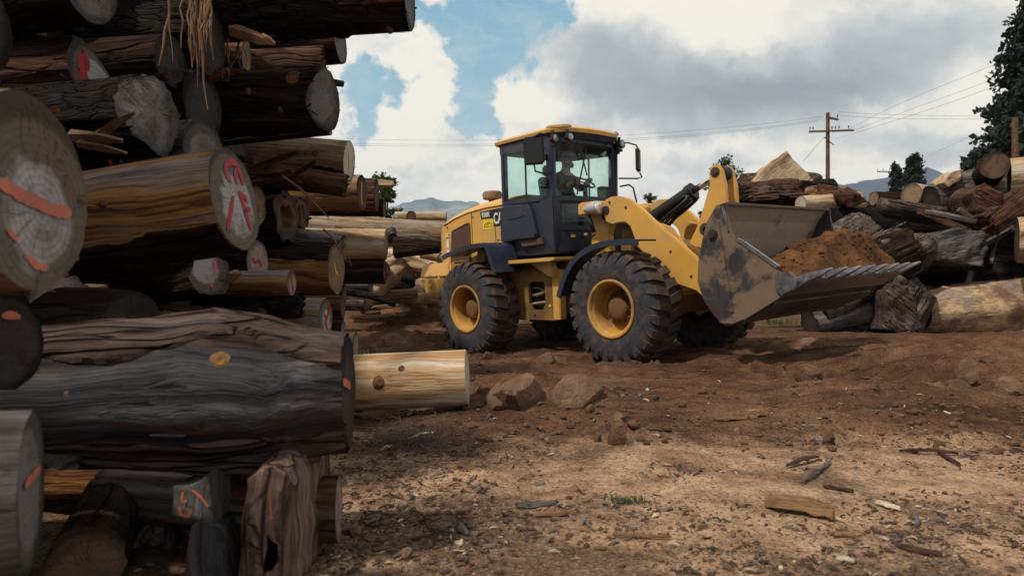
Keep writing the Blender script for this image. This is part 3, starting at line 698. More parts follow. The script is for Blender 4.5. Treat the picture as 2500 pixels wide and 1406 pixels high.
# rear chassis, belly plate with a hose window, hitch
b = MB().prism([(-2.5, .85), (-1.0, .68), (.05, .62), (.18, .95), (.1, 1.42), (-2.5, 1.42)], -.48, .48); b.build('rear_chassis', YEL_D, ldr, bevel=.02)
for s in (-1, 1):
    o8 = [(-1.05, .56), (.02, .54), (.02, 1.12), (.0, 1.33), (-.15, 1.33), (-.7, 1.36), (-1.05, 1.36), (-1.05, .95)]
    i8 = [(-.50, .70), (-.27, .70), (-.205, .80), (-.205, 1.09), (-.235, 1.135), (-.53, 1.135), (-.57, 1.09), (-.57, .80)]
    # outer and inner loops ordered to correspond
    o8 = [(-1.05, .56), (.0, .54), (.02, .75), (.02, 1.12), (.0, 1.33), (-1.05, 1.36), (-1.05, 1.1), (-1.05, .8)]
    b = MB(); y0, y1 = s*.74, s*.69
    for yy in (y0, y1):
        b.add([(x, yy, z) for x, z in o8]+[(x, yy, z) for x, z in i8], [(i, (i+1) % 8, 8+(i+1) % 8, 8+i) for i in range(8)])
    b.add([(x, yy, z) for yy in (y0, y1) for x, z in o8], [(i, (i+1) % 8, 8+(i+1) % 8, 8+i) for i in range(8)])
    b.add([(x, yy, z) for yy in (y0, y1) for x, z in i8], [(i, (i+1) % 8, 8+(i+1) % 8, 8+i) for i in range(8)])
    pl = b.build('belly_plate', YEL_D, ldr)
    if s < 0:
        b = MB()
        for k, (z0, r, amp) in enumerate(((1.01, .012, .03), (.905, .030, .02), (.80, .022, .012))):
            b.tube([(-.64+.1*i, -.655+.02*math.sin(i*1.3+k), z0+amp*math.sin(i*1.1+k*2)+(.02*i if k == 1 else 0)) for i in range(6)], r, 8)
        b.build('hydraulic_hose', HOSE_D, pl, smooth=True)
        MB().box((-.39, -.60, .92), (.5, .04, .5)).build('dark_backing', BLACK, pl)  # black sheet behind the opening, put in for the dark inside
        MB().lathe([(.0001, -.752), (.02, -.75), (.022, -.74)], 10, (-.11, 0, .76)).build('marker_dot', YELDECAL, pl)
        MB().lathe([(.0001, -.752), (.018, -.75), (.02, -.74)], 10, (-.45, 0, .62)).build('bolt', DARKMET, pl)
    b = MB().prism([(-.05, .54), (.10, .55), (.10, 1.30), (-.05, 1.33)], s*.745, s*.60); b.build('belly_edge', YEL, ldr, bevel=.012)
    b = MB().prism([(-.42, 1.425), (.06, 1.425), (.07, 1.20), (.0, 1.20)], s*.72, s*.84); b.build('platform_bracket', YEL, ldr, bevel=.01)
b = MB()
b.lathe([(.0001, .62), (.12, .62), (.12, .80), (.08, .82), (.08, 1.28), (.12, 1.30), (.12, 1.42), (.0001, 1.42)], 24, (.34, 0, 0), 'z')
b.box((.30, 0, .70), (.7, .5, .08)); b.box((.34, 0, 1.36), (.7, .5, .08)); b.tube([(-.1, -.42, .95), (.75, -.36, .92)], .05, 12); b.tube([(-.1, .42, .95), (.75, .36, .92)], .05, 12)
b.build('articulation_joint', DARKMET, ldr, angle=35)
b = MB()
for k in range(5):
    yy = -.34+.09*k
    b.tube([(-.05, yy, 1.32-.03*k), (.2, yy-.05, 1.16-.05*k), (.45, yy-.04, 1.14-.04*k), (.75, yy, 1.34-.03*k)], .018, 8)
b.build('hydraulic_hose', HOSE, ldr, smooth=True)
# axles
for x in (-1.51, 1.51):
    b = MB(); b.tube([(x, -.8, .75), (x, -.35, .75), (x, -.22, .75), (x, 0, .75), (x, .22, .75), (x, .35, .75), (x, .8, .75)], [.15, .14, .24, .28, .24, .14, .15], 20)
    b.build('axle', DARKMET, ldr, smooth=True)
# front frame and loader tower
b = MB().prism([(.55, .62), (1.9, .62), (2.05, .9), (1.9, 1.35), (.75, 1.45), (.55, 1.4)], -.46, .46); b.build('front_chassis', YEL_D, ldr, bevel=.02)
for s in (-1, 1):
    b = MB().prism([(.50, 1.30), (.92, 1.30), (.86, 1.75), (.93, 1.95), (.95, 2.17), (.80, 2.22), (.56, 2.21), (.53, 2.0), (.53, 1.8)], s*.34, s*.46); b.build('tower_plate', YEL, ldr, bevel=.015)
    b = MB().prism([(1.02, 1.3), (1.2, 1.3), (1.32, 1.85), (1.1, 1.93)], s*.36, s*.44); b.build('tower_rib', YEL_D, ldr, bevel=.012)
b = MB().box((.75, 0, 1.7), (.12, .7, .5)); b.tube([(.85, -.5, 2.03), (.85, .5, 2.03)], .07, 16); b.tube([(1.15, -.4, 1.55), (1.15, .4, 1.55)], .10, 16); b.build('tower_crossmember', DARKMET, ldr)

# --- lift arms
ARM = [(.93, 1.935), (.90, 2.02), (.86, 2.16), (.93, 2.245), (1.05, 2.275), (1.20, 2.265), (1.36, 2.205), (1.55, 2.06), (1.75, 1.875), (2.05, 1.625), (2.35, 1.37), (2.58, 1.12), (2.88, .86), (2.90, .72), (2.78, .66), (2.55, .77), (2.36, .93), (2.03, 1.04+.0), (1.74, 1.28), (1.46, 1.56), (1.41, 1.70), (1.36, 1.83), (1.28, 1.895), (1.15, 1.90), (1.05, 1.885)]
for s in (-1, 1):
    b = MB().prism(ARM, s*.50, s*.60); ar = b.build('lift_arm', YEL, ldr, bevel=.014)
    b = MB(); b.lathe([(.0001, s*.625), (.055, s*.62), (.06, s*.60)], 20, (.95, 0, 2.10)); b.lathe([(.0001, s*.625), (.07, s*.62), (.075, s*.6)], 20, (2.80, 0, .77)); b.lathe([(.0001, s*.607), (.018, s*.606), (.02, s*.60)], 10, (2.0, 0, 1.45))
    b.build('pin', DARKMET, ar)
    b = MB(); b.tube([(1.0, s*.30, 1.15), (1.62, s*.42, 1.1)], .075, 16); lc = b.build('lift_cylinder', BLACK, ldr, smooth=True)
    MB().tube([(1.6, s*.42, 1.1), (2.1, s*.46, 1.12)], .04, 14).build('rod', CHROME, lc, smooth=True)
b = MB(); b.tube([(1.98, -.52, 1.38), (1.98, .52, 1.38)], .13, 20); b.prism([(1.80, 1.34), (2.15, 1.25), (2.28, 1.42), (2.1, 1.50), (1.9, 1.62)], -.30, .30)
b.build('arm_crossmember', YEL_D, ldr, bevel=.01)
b = MB().prism([(1.60, 1.66), (1.98, 1.40), (2.10, 1.47), (1.86, 1.82), (1.66, 1.90)], .30, .36); b.prism([(1.60, 1.66), (1.98, 1.40), (2.10, 1.47), (1.86, 1.78), (1.66, 1.86)], -.36, -.30)
b.lathe([(.05, .27), (.085, .275), (.085, .40), (.05, .405)], 16, (1.84, 0, 1.72)); b.build('lever_bracket', YEL, ldr, bevel=.01)
# tilt lever: twin plates
LEV = [(2.335, 2.30), (2.33, 2.44), (2.355, 2.515), (2.415, 2.55), (2.475, 2.535), (2.525, 2.46), (2.575, 2.25), (2.58, 1.98), (2.56, 1.72), (2.60, 1.40), (2.72, 1.12), (2.66, 1.02), (2.52, 1.06), (2.30, 1.28), (1.98, 1.28), (1.92, 1.42), (2.0, 1.58), (2.14, 1.80), (2.24, 2.05)]
lv = None
for s in (-1, 1):
    o = MB().prism(LEV, s*.10, s*.155).build('tilt_lever', YEL, ldr, bevel=.012)
    b = MB(); b.lathe([(.0001, s*.185), (.035, s*.182), (.04, s*.17), (.062, s*.168), (.066, s*.155)], 20, (2.425, 0, 2.445)); b.build('pin', DARKMET, o, angle=30); MB().lathe([(.0001, s*.18), (.05, s*.175), (.055, s*.155)], 18, (2.12, 0, 1.45)).build('pin', DARKMET, o, angle=30)
    lv = lv or o
MB().lathe([(.05, -.095), (.095, -.095), (.095, .095), (.05, .095)], 22, (2.43, 0, 2.44)).build('rod_eye', BLACK, ldr, angle=30)
b = MB(); a, c = Vector((1.22, 0, 1.93)), Vector((1.93, 0, 2.245)); b.tube([a, c], .095, 20); d = (c-a).normalized(); b.tube([c-d*.02, c+d*.07], .112, 20)
tcyl = b.build('tilt_cylinder', BLACK, ldr, angle=35)
MB().tube([c, Vector((2.42, 0, 2.44))], .045, 16).build('rod', CHROME, tcyl, smooth=True)
b = MB()
for k, yy in enumerate((-.13, -.02, .10)):
    b.tube([(1.30, yy, 1.72+.02*k), (1.45, yy, 1.80), (1.62, yy-.03, 1.93), (1.86, yy-.05, 2.055), (1.98, yy-.04, 2.14), (1.99, yy, 2.18), (1.93, yy, 2.19), (1.72, yy, 2.08)], .026, 8)
b.build('hydraulic_hose', HOSE, ldr, smooth=True)
# --- bucket
BW = 1.33
shell = [(3.42, .635), (3.30, .58), (3.19, .565), (3.05, .68), (2.93, .86), (2.86, 1.06), (2.88, 1.30), (2.95, 1.56), (3.04, 1.76), (3.17, 1.915), (3.25, 1.93)]
inner = [(x+dx, z+dz) for (x, z), (dx, dz) in zip(shell, [(-.02, .04), (-.0, .04), (.005, .04), (.03, .03), (.035, .02), (.04, 0), (.04, 0), (.04, -.01), (.035, -.02), (.02, -.025), (0, -.025)])]
bk = empty('bucket', None, ldr)
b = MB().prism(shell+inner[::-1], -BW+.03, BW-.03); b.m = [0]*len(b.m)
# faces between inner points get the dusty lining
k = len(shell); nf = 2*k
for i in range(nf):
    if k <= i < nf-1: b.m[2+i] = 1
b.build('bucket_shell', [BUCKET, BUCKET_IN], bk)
b = MB().prism([(3.42, .635), (4.02, .985), (4.06, 1.02), (3.40, .675)], -BW+.03, BW-.03)
b.prism([(3.5, .66), (3.75, .80), (3.74, .83), (3.49, .69)], -BW+.05, BW-.05)
b.build('bucket_floor', BUCKET_UN, bk)
MB().prism([(3.88, .885), (4.14, 1.035), (4.15, 1.055), (4.02, 1.035), (3.86, .935)], -BW-.004, BW+.004).build('cutting_edge', STEEL, bk, bevel=.006)
SIDE = [(3.13, 1.905), (3.25, 1.915), (3.255, 1.80), (3.30, 1.62), (3.36, 1.50), (3.44, 1.455), (3.82, 1.175), (3.94, 1.02), (3.89, .90), (3.42, .632), (3.30, .575), (3.19, .562), (3.05, .675), (2.925, .86), (2.855, 1.06), (2.875, 1.30), (2.945, 1.56), (3.01, 1.745)]
for s in (-1, 1):
    sd = MB().prism(SIDE, s*BW, s*(BW-.035)).build('bucket_side', BUCKET, bk, bevel=.006)
    b = MB()    # rim strip along the open edge, vertical stiffener, wear plate, pin
    e = [(3.36, 1.515), (3.44, 1.47), (3.83, 1.185)]
    for p, q in zip(e[:-1], e[1:]):
        dx, dz = q[0]-p[0], q[1]-p[1]; l = math.hypot(dx, dz); nxx, nzz = -dz/l*.02, dx/l*.02
        b.prism([(p[0]+nxx, p[1]+nzz), (q[0]+nxx, q[1]+nzz), (q[0]-nxx, q[1]-nzz), (p[0]-nxx, p[1]-nzz)], s*(BW+.012), s*(BW-.04))
    b.prism([(3.20, 1.88), (3.235, 1.88), (3.29, 1.60), (3.26, 1.60)], s*(BW+.012), s*(BW-.03))
    b.build('side_rim', STEEL, sd, bevel=.005)
    b = MB().prism([(3.13, 1.72), (3.17, 1.72), (3.30, .72), (3.26, .70)], s*(BW+.014), s*(BW-.01)); b.prism([(3.12, .60), (3.30, .585), (3.42, .64), (3.36, .70), (3.24, .69)], s*(BW+.02), s*(BW-.01))
    b.build('stiffener', BUCKET, sd, bevel=.006)
    MB().lathe([(.0001, s*(BW+.03)), (.035, s*(BW+.03)), (.04, s*(BW+.015)), (.06, s*(BW+.015)), (.065, s*BW)], 20, (3.075, 0, 1.58)).build('lifting_eye', DARKMET, sd, angle=30)
    b = MB().prism([(3.80, 1.12), (3.96, 1.14), (4.06, 1.06), (4.02, .96), (3.86, .885), (3.80, .95)], s*(BW+.03), s*(BW-.01)); b.build('corner_shoe', STEEL, sd, bevel=.012)
for k in range(8):
    yy = -1.26+2.52*k/7
    b = MB()
    a = [(3.98, 1.0), (3.98, 1.055), (4.12, 1.10), (4.33, 1.155), (4.34, 1.145), (4.15, 1.02)]
    rings = []
    for (x, z0, z1, w) in ((3.96, .965, 1.06, .055), (4.10, 1.03, 1.115, .058), (4.14, 1.035, 1.12, .045), (4.26, 1.095, 1.145, .040), (4.35, 1.145, 1.165, .026)):
        rings.append([(x, yy-w, z0), (x, yy+w, z0), (x, yy+w*.8, z1), (x, yy-w*.8, z1)])
    b.loft(rings); b.build('bucket_tooth', STEEL, bk, bevel=.004)
b = MB()
for yy in (-.56, -.44, .44, .56, -.10, .10): b.prism([(3.0, .66), (2.74, .68), (2.70, .80), (2.78, .90), (2.92, .98)] if abs(yy) > .2 else [(2.87, 1.0), (2.62, 1.02), (2.62, 1.14), (2.76, 1.22), (2.88, 1.28)], yy-.025, yy+.025)
b.prism([(2.99, 1.70), (2.90, 1.72), (2.86, 1.62), (2.93, 1.54)], -1.18, -1.02); b.lathe([(.03, -1.2), (.075, -1.2), (.075, -1.0), (.03, -1.)], 16, (2.90, 0, 1.66))
b.build('hinge_lug', DARKMET, bk)

# ---------------------------------------------------------------- cab
cab = empty('cab', None, ldr)
x0, x1, hw = -1.07, .06, .74
# lower shell with the bulged side panel
b = MB()
def cring(z, dx0=0, dx1=0, w=hw, nose=.03):
    return [(x0+dx0, -w, z), (x1+dx1, -w, z), (x1+dx1+nose*.7, -w+.18, z), (x1+dx1+nose, -.2, z), (x1+dx1+nose, .2, z), (x1+dx1+nose*.7, w-.18, z), (x1+dx1, w, z), (x0+dx0, w, z)]
b.loft([cring(1.545, .22, -.02, .70), cring(1.70, .10, 0., .72), cring(1.80, .0, .0, .735), cring(2.33, 0, 0, .735), cring(2.385, 0, -.01, .72)])
b.build('cab_shell', NAVY, cab, bevel=.012)
for s in (-1, 1):
    b = MB()   # bulged tank panel beside the door sill
    def pr(o, y, k):
        cx, cz = -.62, 2.06
        P = [(-1.075, 2.34), (-.95, 2.365), (-.42, 2.335), (-.36, 2.25), (-.26, 1.86), (-.30, 1.80), (-.72, 1.80), (-1.02, 1.77), (-1.085, 1.80)]
        return [(cx+(x-cx)*k, s*y, cz+(z-cz)*k) for x, z in P]
    b.loft([pr(0, .72, 1.), pr(0, .80, .99), pr(0, .825, .94)]); pn = b.build('side_panel', NAVY, cab, angle=24, bevel=.006)
    MB().tube([(-.86, s*.829, 2.13), (-.5, s*.829, 2.155)], .006, 6).build('panel_seam', BLACK, pn)
    b = MB().prism([(-.70, 1.79), (-.22, 1.80), (-.17, 1.70), (-.62, 1.68)], s*.73, s*.775); b.build('step_recess', mat_simple('muddy_step', (.085, .055, .038), .9, 0, .4, 12) if s < 0 else YEL_D, cab, bevel=.01)
    b = MB().prism([(-.20, 2.37), (.08, 2.37), (.08, 1.58), (.02, 1.58), (-.14, 1.80), (-.22, 2.2)], s*.72, s*.765); b.build('door_skin', NAVY, cab, bevel=.014)
    # pillars on this side
    b = MB()
    b.prism([(x0-.005, 2.38), (x0+.065, 2.38), (x0+.10, 3.28), (x0+.02, 3.28)], s*.755, s*.66)
    b.prism([(-.075, 2.38), (.085, 2.38), (.13, 3.28), (-.02, 3.28)], s*.755, s*.685)
    b.prism([(x0, 3.17), (.08, 3.10), (.12, 3.30), (x0, 3.32)], s*.753, s*.69)
    b.prism([(x0, 2.37), (.07, 2.34), (.07, 2.42), (x0, 2.44)], s*.757, s*.69)
    b.prism([(-.53, 2.42), (-.50, 2.42), (-.475, 3.18), (-.505, 3.18)], s*.752, s*.72)
    b.build('pillar', NAVY, cab, bevel=.010)
    pane('window', [(-1.0, s*.738, 2.43), (-.52, s*.738, 2.425), (-.495, s*.738, 3.16), (-.975, s*.738, 3.19)], GLASS, cab)
    pane('window', [(-.51, s*.738, 2.425), (-.07, s*.738, 2.415), (-.02, s*.738, 3.12), (-.485, s*.738, 3.16)], GLASS, cab)
    b = MB().box((-.03, s*.765, 2.62), (.05, .03, .09)); b.box((-.03, s*.765, 2.98), (.05, .03, .09)); b.box((-.09, s*.77, 2.55), (.16, .03, .035)); b.build('door_hinge', BLACK, cab, bevel=.006)
# rear wall window, front frame
b = MB()
b.box((x0+.02, 0, 2.42), (.07, 1.36, .09)); b.box((x0+.07, 0, 3.22), (.07, 1.36, .12)); b.build('rear_frame', NAVY, cab, bevel=.01)
pane('window', [(x0+.03, -.66, 2.46), (x0+.03, .66, 2.46), (x0+.07, .66, 3.17), (x0+.07, -.66, 3.17)], GLASS, cab)
# curved windscreen in five facets
def wx(y, z): return .165-.19*(y/.70)**4*.55-.03*abs(y)+.035*(z-2.4)
ycol = [-.68+1.36*i/12 for i in range(13)]
def screen(name, z0f, z1f, y0, y1, mat, N=14):
    b = MB(); v = []
    for t in (0, .5, 1):
        for i in range(N+1):
            y = y0+(y1-y0)*i/N; z = z0f(y)+(z1f(y)-z0f(y))*t; v.append((wx(y, z), y, z))
    k = N+1; fr = [(j*k+i, j*k+i+1, (j+1)*k+i+1, (j+1)*k+i) for j in range(2) for i in range(N)]
    b.add(v, fr); o = b.build(name, mat, cab, smooth=True); md = o.modifiers.new('thickness', 'SOLIDIFY'); md.thickness = .008; return o
screen('windscreen', lambda y: 2.40, lambda y: 3.21, -.67, .67, SHIELD)
b = MB()
for z0, z1 in ((2.33, 2.405), (3.20, 3.27)):
    b.loft([[(wx(y, z)+o, y, z) for o, z in ((.012, z0), (.012, z1), (-.05, z1), (-.05, z0))] for y in ycol])
for s in (-1, 1):   # corner mouldings and the bars between the lower panes
    b.tube([(wx(s*.69, z)-.01, s*.70, z) for z in (1.60, 2.0, 2.4, 2.8, 3.22)], .045, 10)
    b.loft([[(wx(y, 2.33)+.012-.0, y, 1.95+.0*y), (wx(y, 2.33)+.012, y, 1.89), (wx(y, 2.3)-.04, y, 1.89), (wx(y, 2.3)-.04, y, 1.95)] for y in ycol])
b.build('front_frame', NAVY, cab, angle=40)
for s in (-1, 1):
    screen('lower_window', lambda y: 2.0+.04*(.67-abs(y)), lambda y: 2.32, s*.60, s*.06, SHIELD, 8)
b = MB().loft([[(wx(y, 1.8)+.015, y, 1.935), (wx(y, 1.8)+.015, y, 1.56+.10*max(0, y+.6)), (wx(y, 1.8)-.06, y, 1.56+.10*max(0, y+.6)), (wx(y, 1.8)-.06, y, 1.935)] for y in ycol])
b.build('front_apron', NAVY, cab, angle=40)
MB().box((wx(-.42, 1.8)+.02, -.42, 1.80), (.006, .09, .045)).build('yellow_label', YELDECAL, cab)
b = MB(); b.tube([(wx(-.6, 1.9)+.018, -.6, 1.845), (wx(.5, 1.9)+.018, .5, 1.845)], .005, 5); b.build('apron_seam', STEEL, cab)
# roof: yellow slab with raised front corners over a dark liner
def roof_ring(z, o, zf):
    P = [(-1.20+o, -.70+o), (-1.12+o, -.79+o), (.05, -.80+o), (.22-o, -.62+o), (.31-o, -.50), (.34-o, -.2), (.34-o, .2), (.31-o, .50), (.22-o, .62-o), (.05, .80-o), (-1.12+o, .79-o), (-1.20+o, .70-o)]
    return [(x, y, z+zf*(x+1.2)+(.018*math.cos(y*1.9) if z > 3.36 else 0)) for x, y in P]
b = MB().loft([roof_ring(3.335, .0, -.005), roof_ring(3.375, -.01, -.005), roof_ring(3.41, .03, -.005), roof_ring(3.432, .12, -.005)])
rf = b.build('roof', YEL, cab, angle=30)
MB().loft([roof_ring(3.26, .07, -.005), roof_ring(3.334, .03, -.005)]).build('roof_liner', NAVY, rf)
for s in (-1, 1):
    b = MB().prism([(.03, s*.80), (.26, s*.63), (.30, s*.50), (.05, s*.56)], 3.38, 3.435, 'z'); b.build('roof_corner', YEL, rf, bevel=.015)
    for dx, dy in ((.13, .74), (.30, .60)):
        b = MB(); b.lathe([(.0001, -.05), (.04, -.05), (.060, .0), (.066, .05), (.058, .055)], 18, (dx, s*dy, 3.23), 'x'); b.box((dx-.02, s*dy, 3.31), (.04, .03, .08)); b.box((dx-.01, s*dy, 3.135), (.07, .05, .03))
        wl = b.build('work_light', BLACK, ldr, angle=40)
        MB().lathe([(.057, .05), (.04, .06), (.0001, .064)], 18, (dx, s*dy, 3.23), 'x').build('lens', LENS_D, wl, smooth=True)
# mirrors on tube arms
def rbox(c, sx, sy, sz, rot): return MB().box(c, (sx, sy, sz), rot)
rm = rbox((-.04, -.99, 3.06), .07, .30, .41, Matrix.Rotation(R(-48), 3, 'Z')).build('mirror', BLACK, ldr, bevel=.025)
MB().tube([(.07, -.74, 3.28), (.06, -.95, 3.30), (-.02, -1.0, 3.25)], .014, 8).tube([(-.04, -1.0, 2.87), (-.03, -.99, 2.76), (.04, -.86, 2.72), (.07, -.75, 2.73)], .014, 8).build('mirror_arm', BLACK, rm, smooth=True)
rm = rbox((.34, .99, 3.01), .06, .22, .40, Matrix.Rotation(R(28), 3, 'Z') @ Matrix.Rotation(R(-8), 3, 'X')).build('mirror', BLACK, ldr, bevel=.03)
MB().tube([(.14, .74, 3.28), (.26, .84, 3.29), (.33, .97, 3.25), (.34, .99, 3.20)], .013, 8).tube([(.34, 1.02, 2.81), (.34, 1.07, 2.74), (.30, 1.02, 2.72), (.13, .74, 2.73)], .013, 8).build('mirror_arm', BLACK, rm, smooth=True)
MB().tube([(.13, .76, 2.60), (.28, .80, 2.61), (.34, .83, 2.56), (.44, .86, 2.05)], .014, 8).build('handrail', BLACK, ldr, smooth=True)
# wiper, interior
MB().tube([(.20, -.36, 2.42), (.215, -.12, 3.12)], .012, 6).box((.21, -.20, 2.95), (.012, .02, .5), Matrix.Rotation(R(18), 3, 'X')).build('wiper', BLACK, cab)
DX = Vector((.14, 0, 0)); b = MB(); b.box((-.55, .0, 2.18), (.50, .50, .12)); b.box((-.82, .0, 2.50), (.14, .46, .62), Matrix.Rotation(R(-8), 3, 'Y')); b.box((-.86, 0, 2.92), (.10, .26, .18)); b.box((-.55, 0, 1.95), (.3, .3, .35))
b.box((-.52, -.34, 2.40), (.42, .10, .08)); b.box((-.52, .34, 2.40), (.42, .10, .08)); b.v = [(x+.14, y, z) for x, y, z in b.v]; b.build('seat', BLACK, cab, bevel=.03)
b = MB(); b.box((.02, 0, 2.25), (.12, .9, .25)); b.tube([(.05, 0, 2.2), (.05, 0, 2.60)], .04, 10); b.box((.0, .5, 2.5), (.12, .2, .2)); b.build('dashboard', BLACK, cab, bevel=.02)
b = MB(); rot = Matrix.Rotation(R(-58), 3, 'Y'); c = Vector((.04, -.02, 2.64)); ring = [c+rot @ Vector((0, .19*math.cos(2*PI*k/28), .19*math.sin(2*PI*k/28))) for k in range(29)]
b.tube(ring, .014, 8, caps=False); b.tube([c+rot @ Vector((0, -.19, 0)), c+rot @ Vector((0, .19, 0))], .012, 6); b.tube([c, c+rot @ Vector((0, 0, -.19))], .012, 6); b.build('steering_wheel', BLACK, cab, smooth=True)
MB().box((-.95, 0, 1.75), (.02, 1.3, .9)).box((-.5, 0, 1.72), (1., 1.36, .03)).build('cab_floor', BLACK, cab)
# headlight on the tower
for s in (-1, 1):
    b = MB().prism([(.50, 2.06), (.90, 2.06), (.90, 2.20), (.86, 2.24), (.54, 2.245), (.50, 2.21)], s*.47, s*.70); b.build('lamp_bracket', YEL, ldr, bevel=.02)
    b = MB(); rings = []
    for x, r in ((.66, .05), (.74, .085), (.86, .098), (.90, .095)):
        rings.append([(x, s*.70+r*1.15*math.cos(2*PI*k/20), 2.135+r*math.sin(2*PI*k/20)) for k in range(20)])
    b.loft(rings); hl = b.build('headlight', mat_simple('headlight_housing', (.42, .41, .40), .35, .1, .2, 9), ldr, angle=40)
    MB().loft([[(.90+dx, s*.70+r*1.15*math.cos(2*PI*k/20), 2.135+r*math.sin(2*PI*k/20)) for k in range(20)] for dx, r in ((.0, .092), (.02, .075), (.03, .03))]).build('lens', LENS, hl, smooth=True)
    MB().tube([(.70, s*.70, 2.05), (.74, s*.68, 1.92), (.76, s*.66, 1.80)], .03, 8).tube([(.74, s*.62, 1.78), (.6, s*.58, 1.72), (.52, s*.52, 1.62)], .010, 6).build('lamp_cable', BLACK, hl, smooth=True)

# ---------------------------------------------------------------- soil in the bucket
b = MB(); NX, NY = 90, 170; v = []
for j in range(NY+1):
    y = -1.28+2.56*j/NY
    for i in range(NX+1):
        x = 3.0+1.12*i/NX
        pk = 1.60-.42*abs(x-3.72)**1.15-.20*abs(y-.45)**1.3
        pk = min(pk, 1.02+.95*(1.33-abs(y))+.12, 1.06+1.6*(4.13-x))
        z = pk+.07*fbm(Vector((x*4, y*4, 2.)), 6)+.035*noise.noise(Vector((x*13, y*13, 3.)))+.02*noise.noise(Vector((x*28, y*28, 5.)))
        lo = .70+max(0, x-3.42)*.60
        if j in (0, NY) or i in (0, NX): z = lo
        v.append((x, y, max(z, lo)))
b.add(v, [(j*(NX+1)+i, j*(NX+1)+i+1, (j+1)*(NX+1)+i+1, (j+1)*(NX+1)+i) for j in range(NY) for i in range(NX)])
o = b.build('soil_heap', HEAP, smooth=True); o.matrix_world = LM
rn = random.Random(8); b = MB(); bm = bmesh.new(); bmesh.ops.create_icosphere(bm, subdivisions=1, radius=1.); iv = [q.co.copy() for q in bm.verts]; bm.verts.index_update(); jf = [tuple(q.index for q in f.verts) for f in bm.faces]; bm.free()
for k in range(520):
    p = Vector(v[rn.randrange(len(v))]); 
    if p.z < .9: continue
    s_ = .006*(6.5**rn.random()); ph = rn.uniform(0, 60); b.add([p+Vector((q.x*rn.uniform(.8, 1.1), q.y, q.z*.8))*s_*(1+.4*noise.noise(q*1.5+Vector((ph, 0, 0)))) for q in iv], jf)
lc_ = b.build('soil_lumps', HEAP, o, smooth=True); lc_['kind'] = 'stuff'
tag(o, 'heap of rust brown soil piled in the bucket of the loader', 'soil heap')

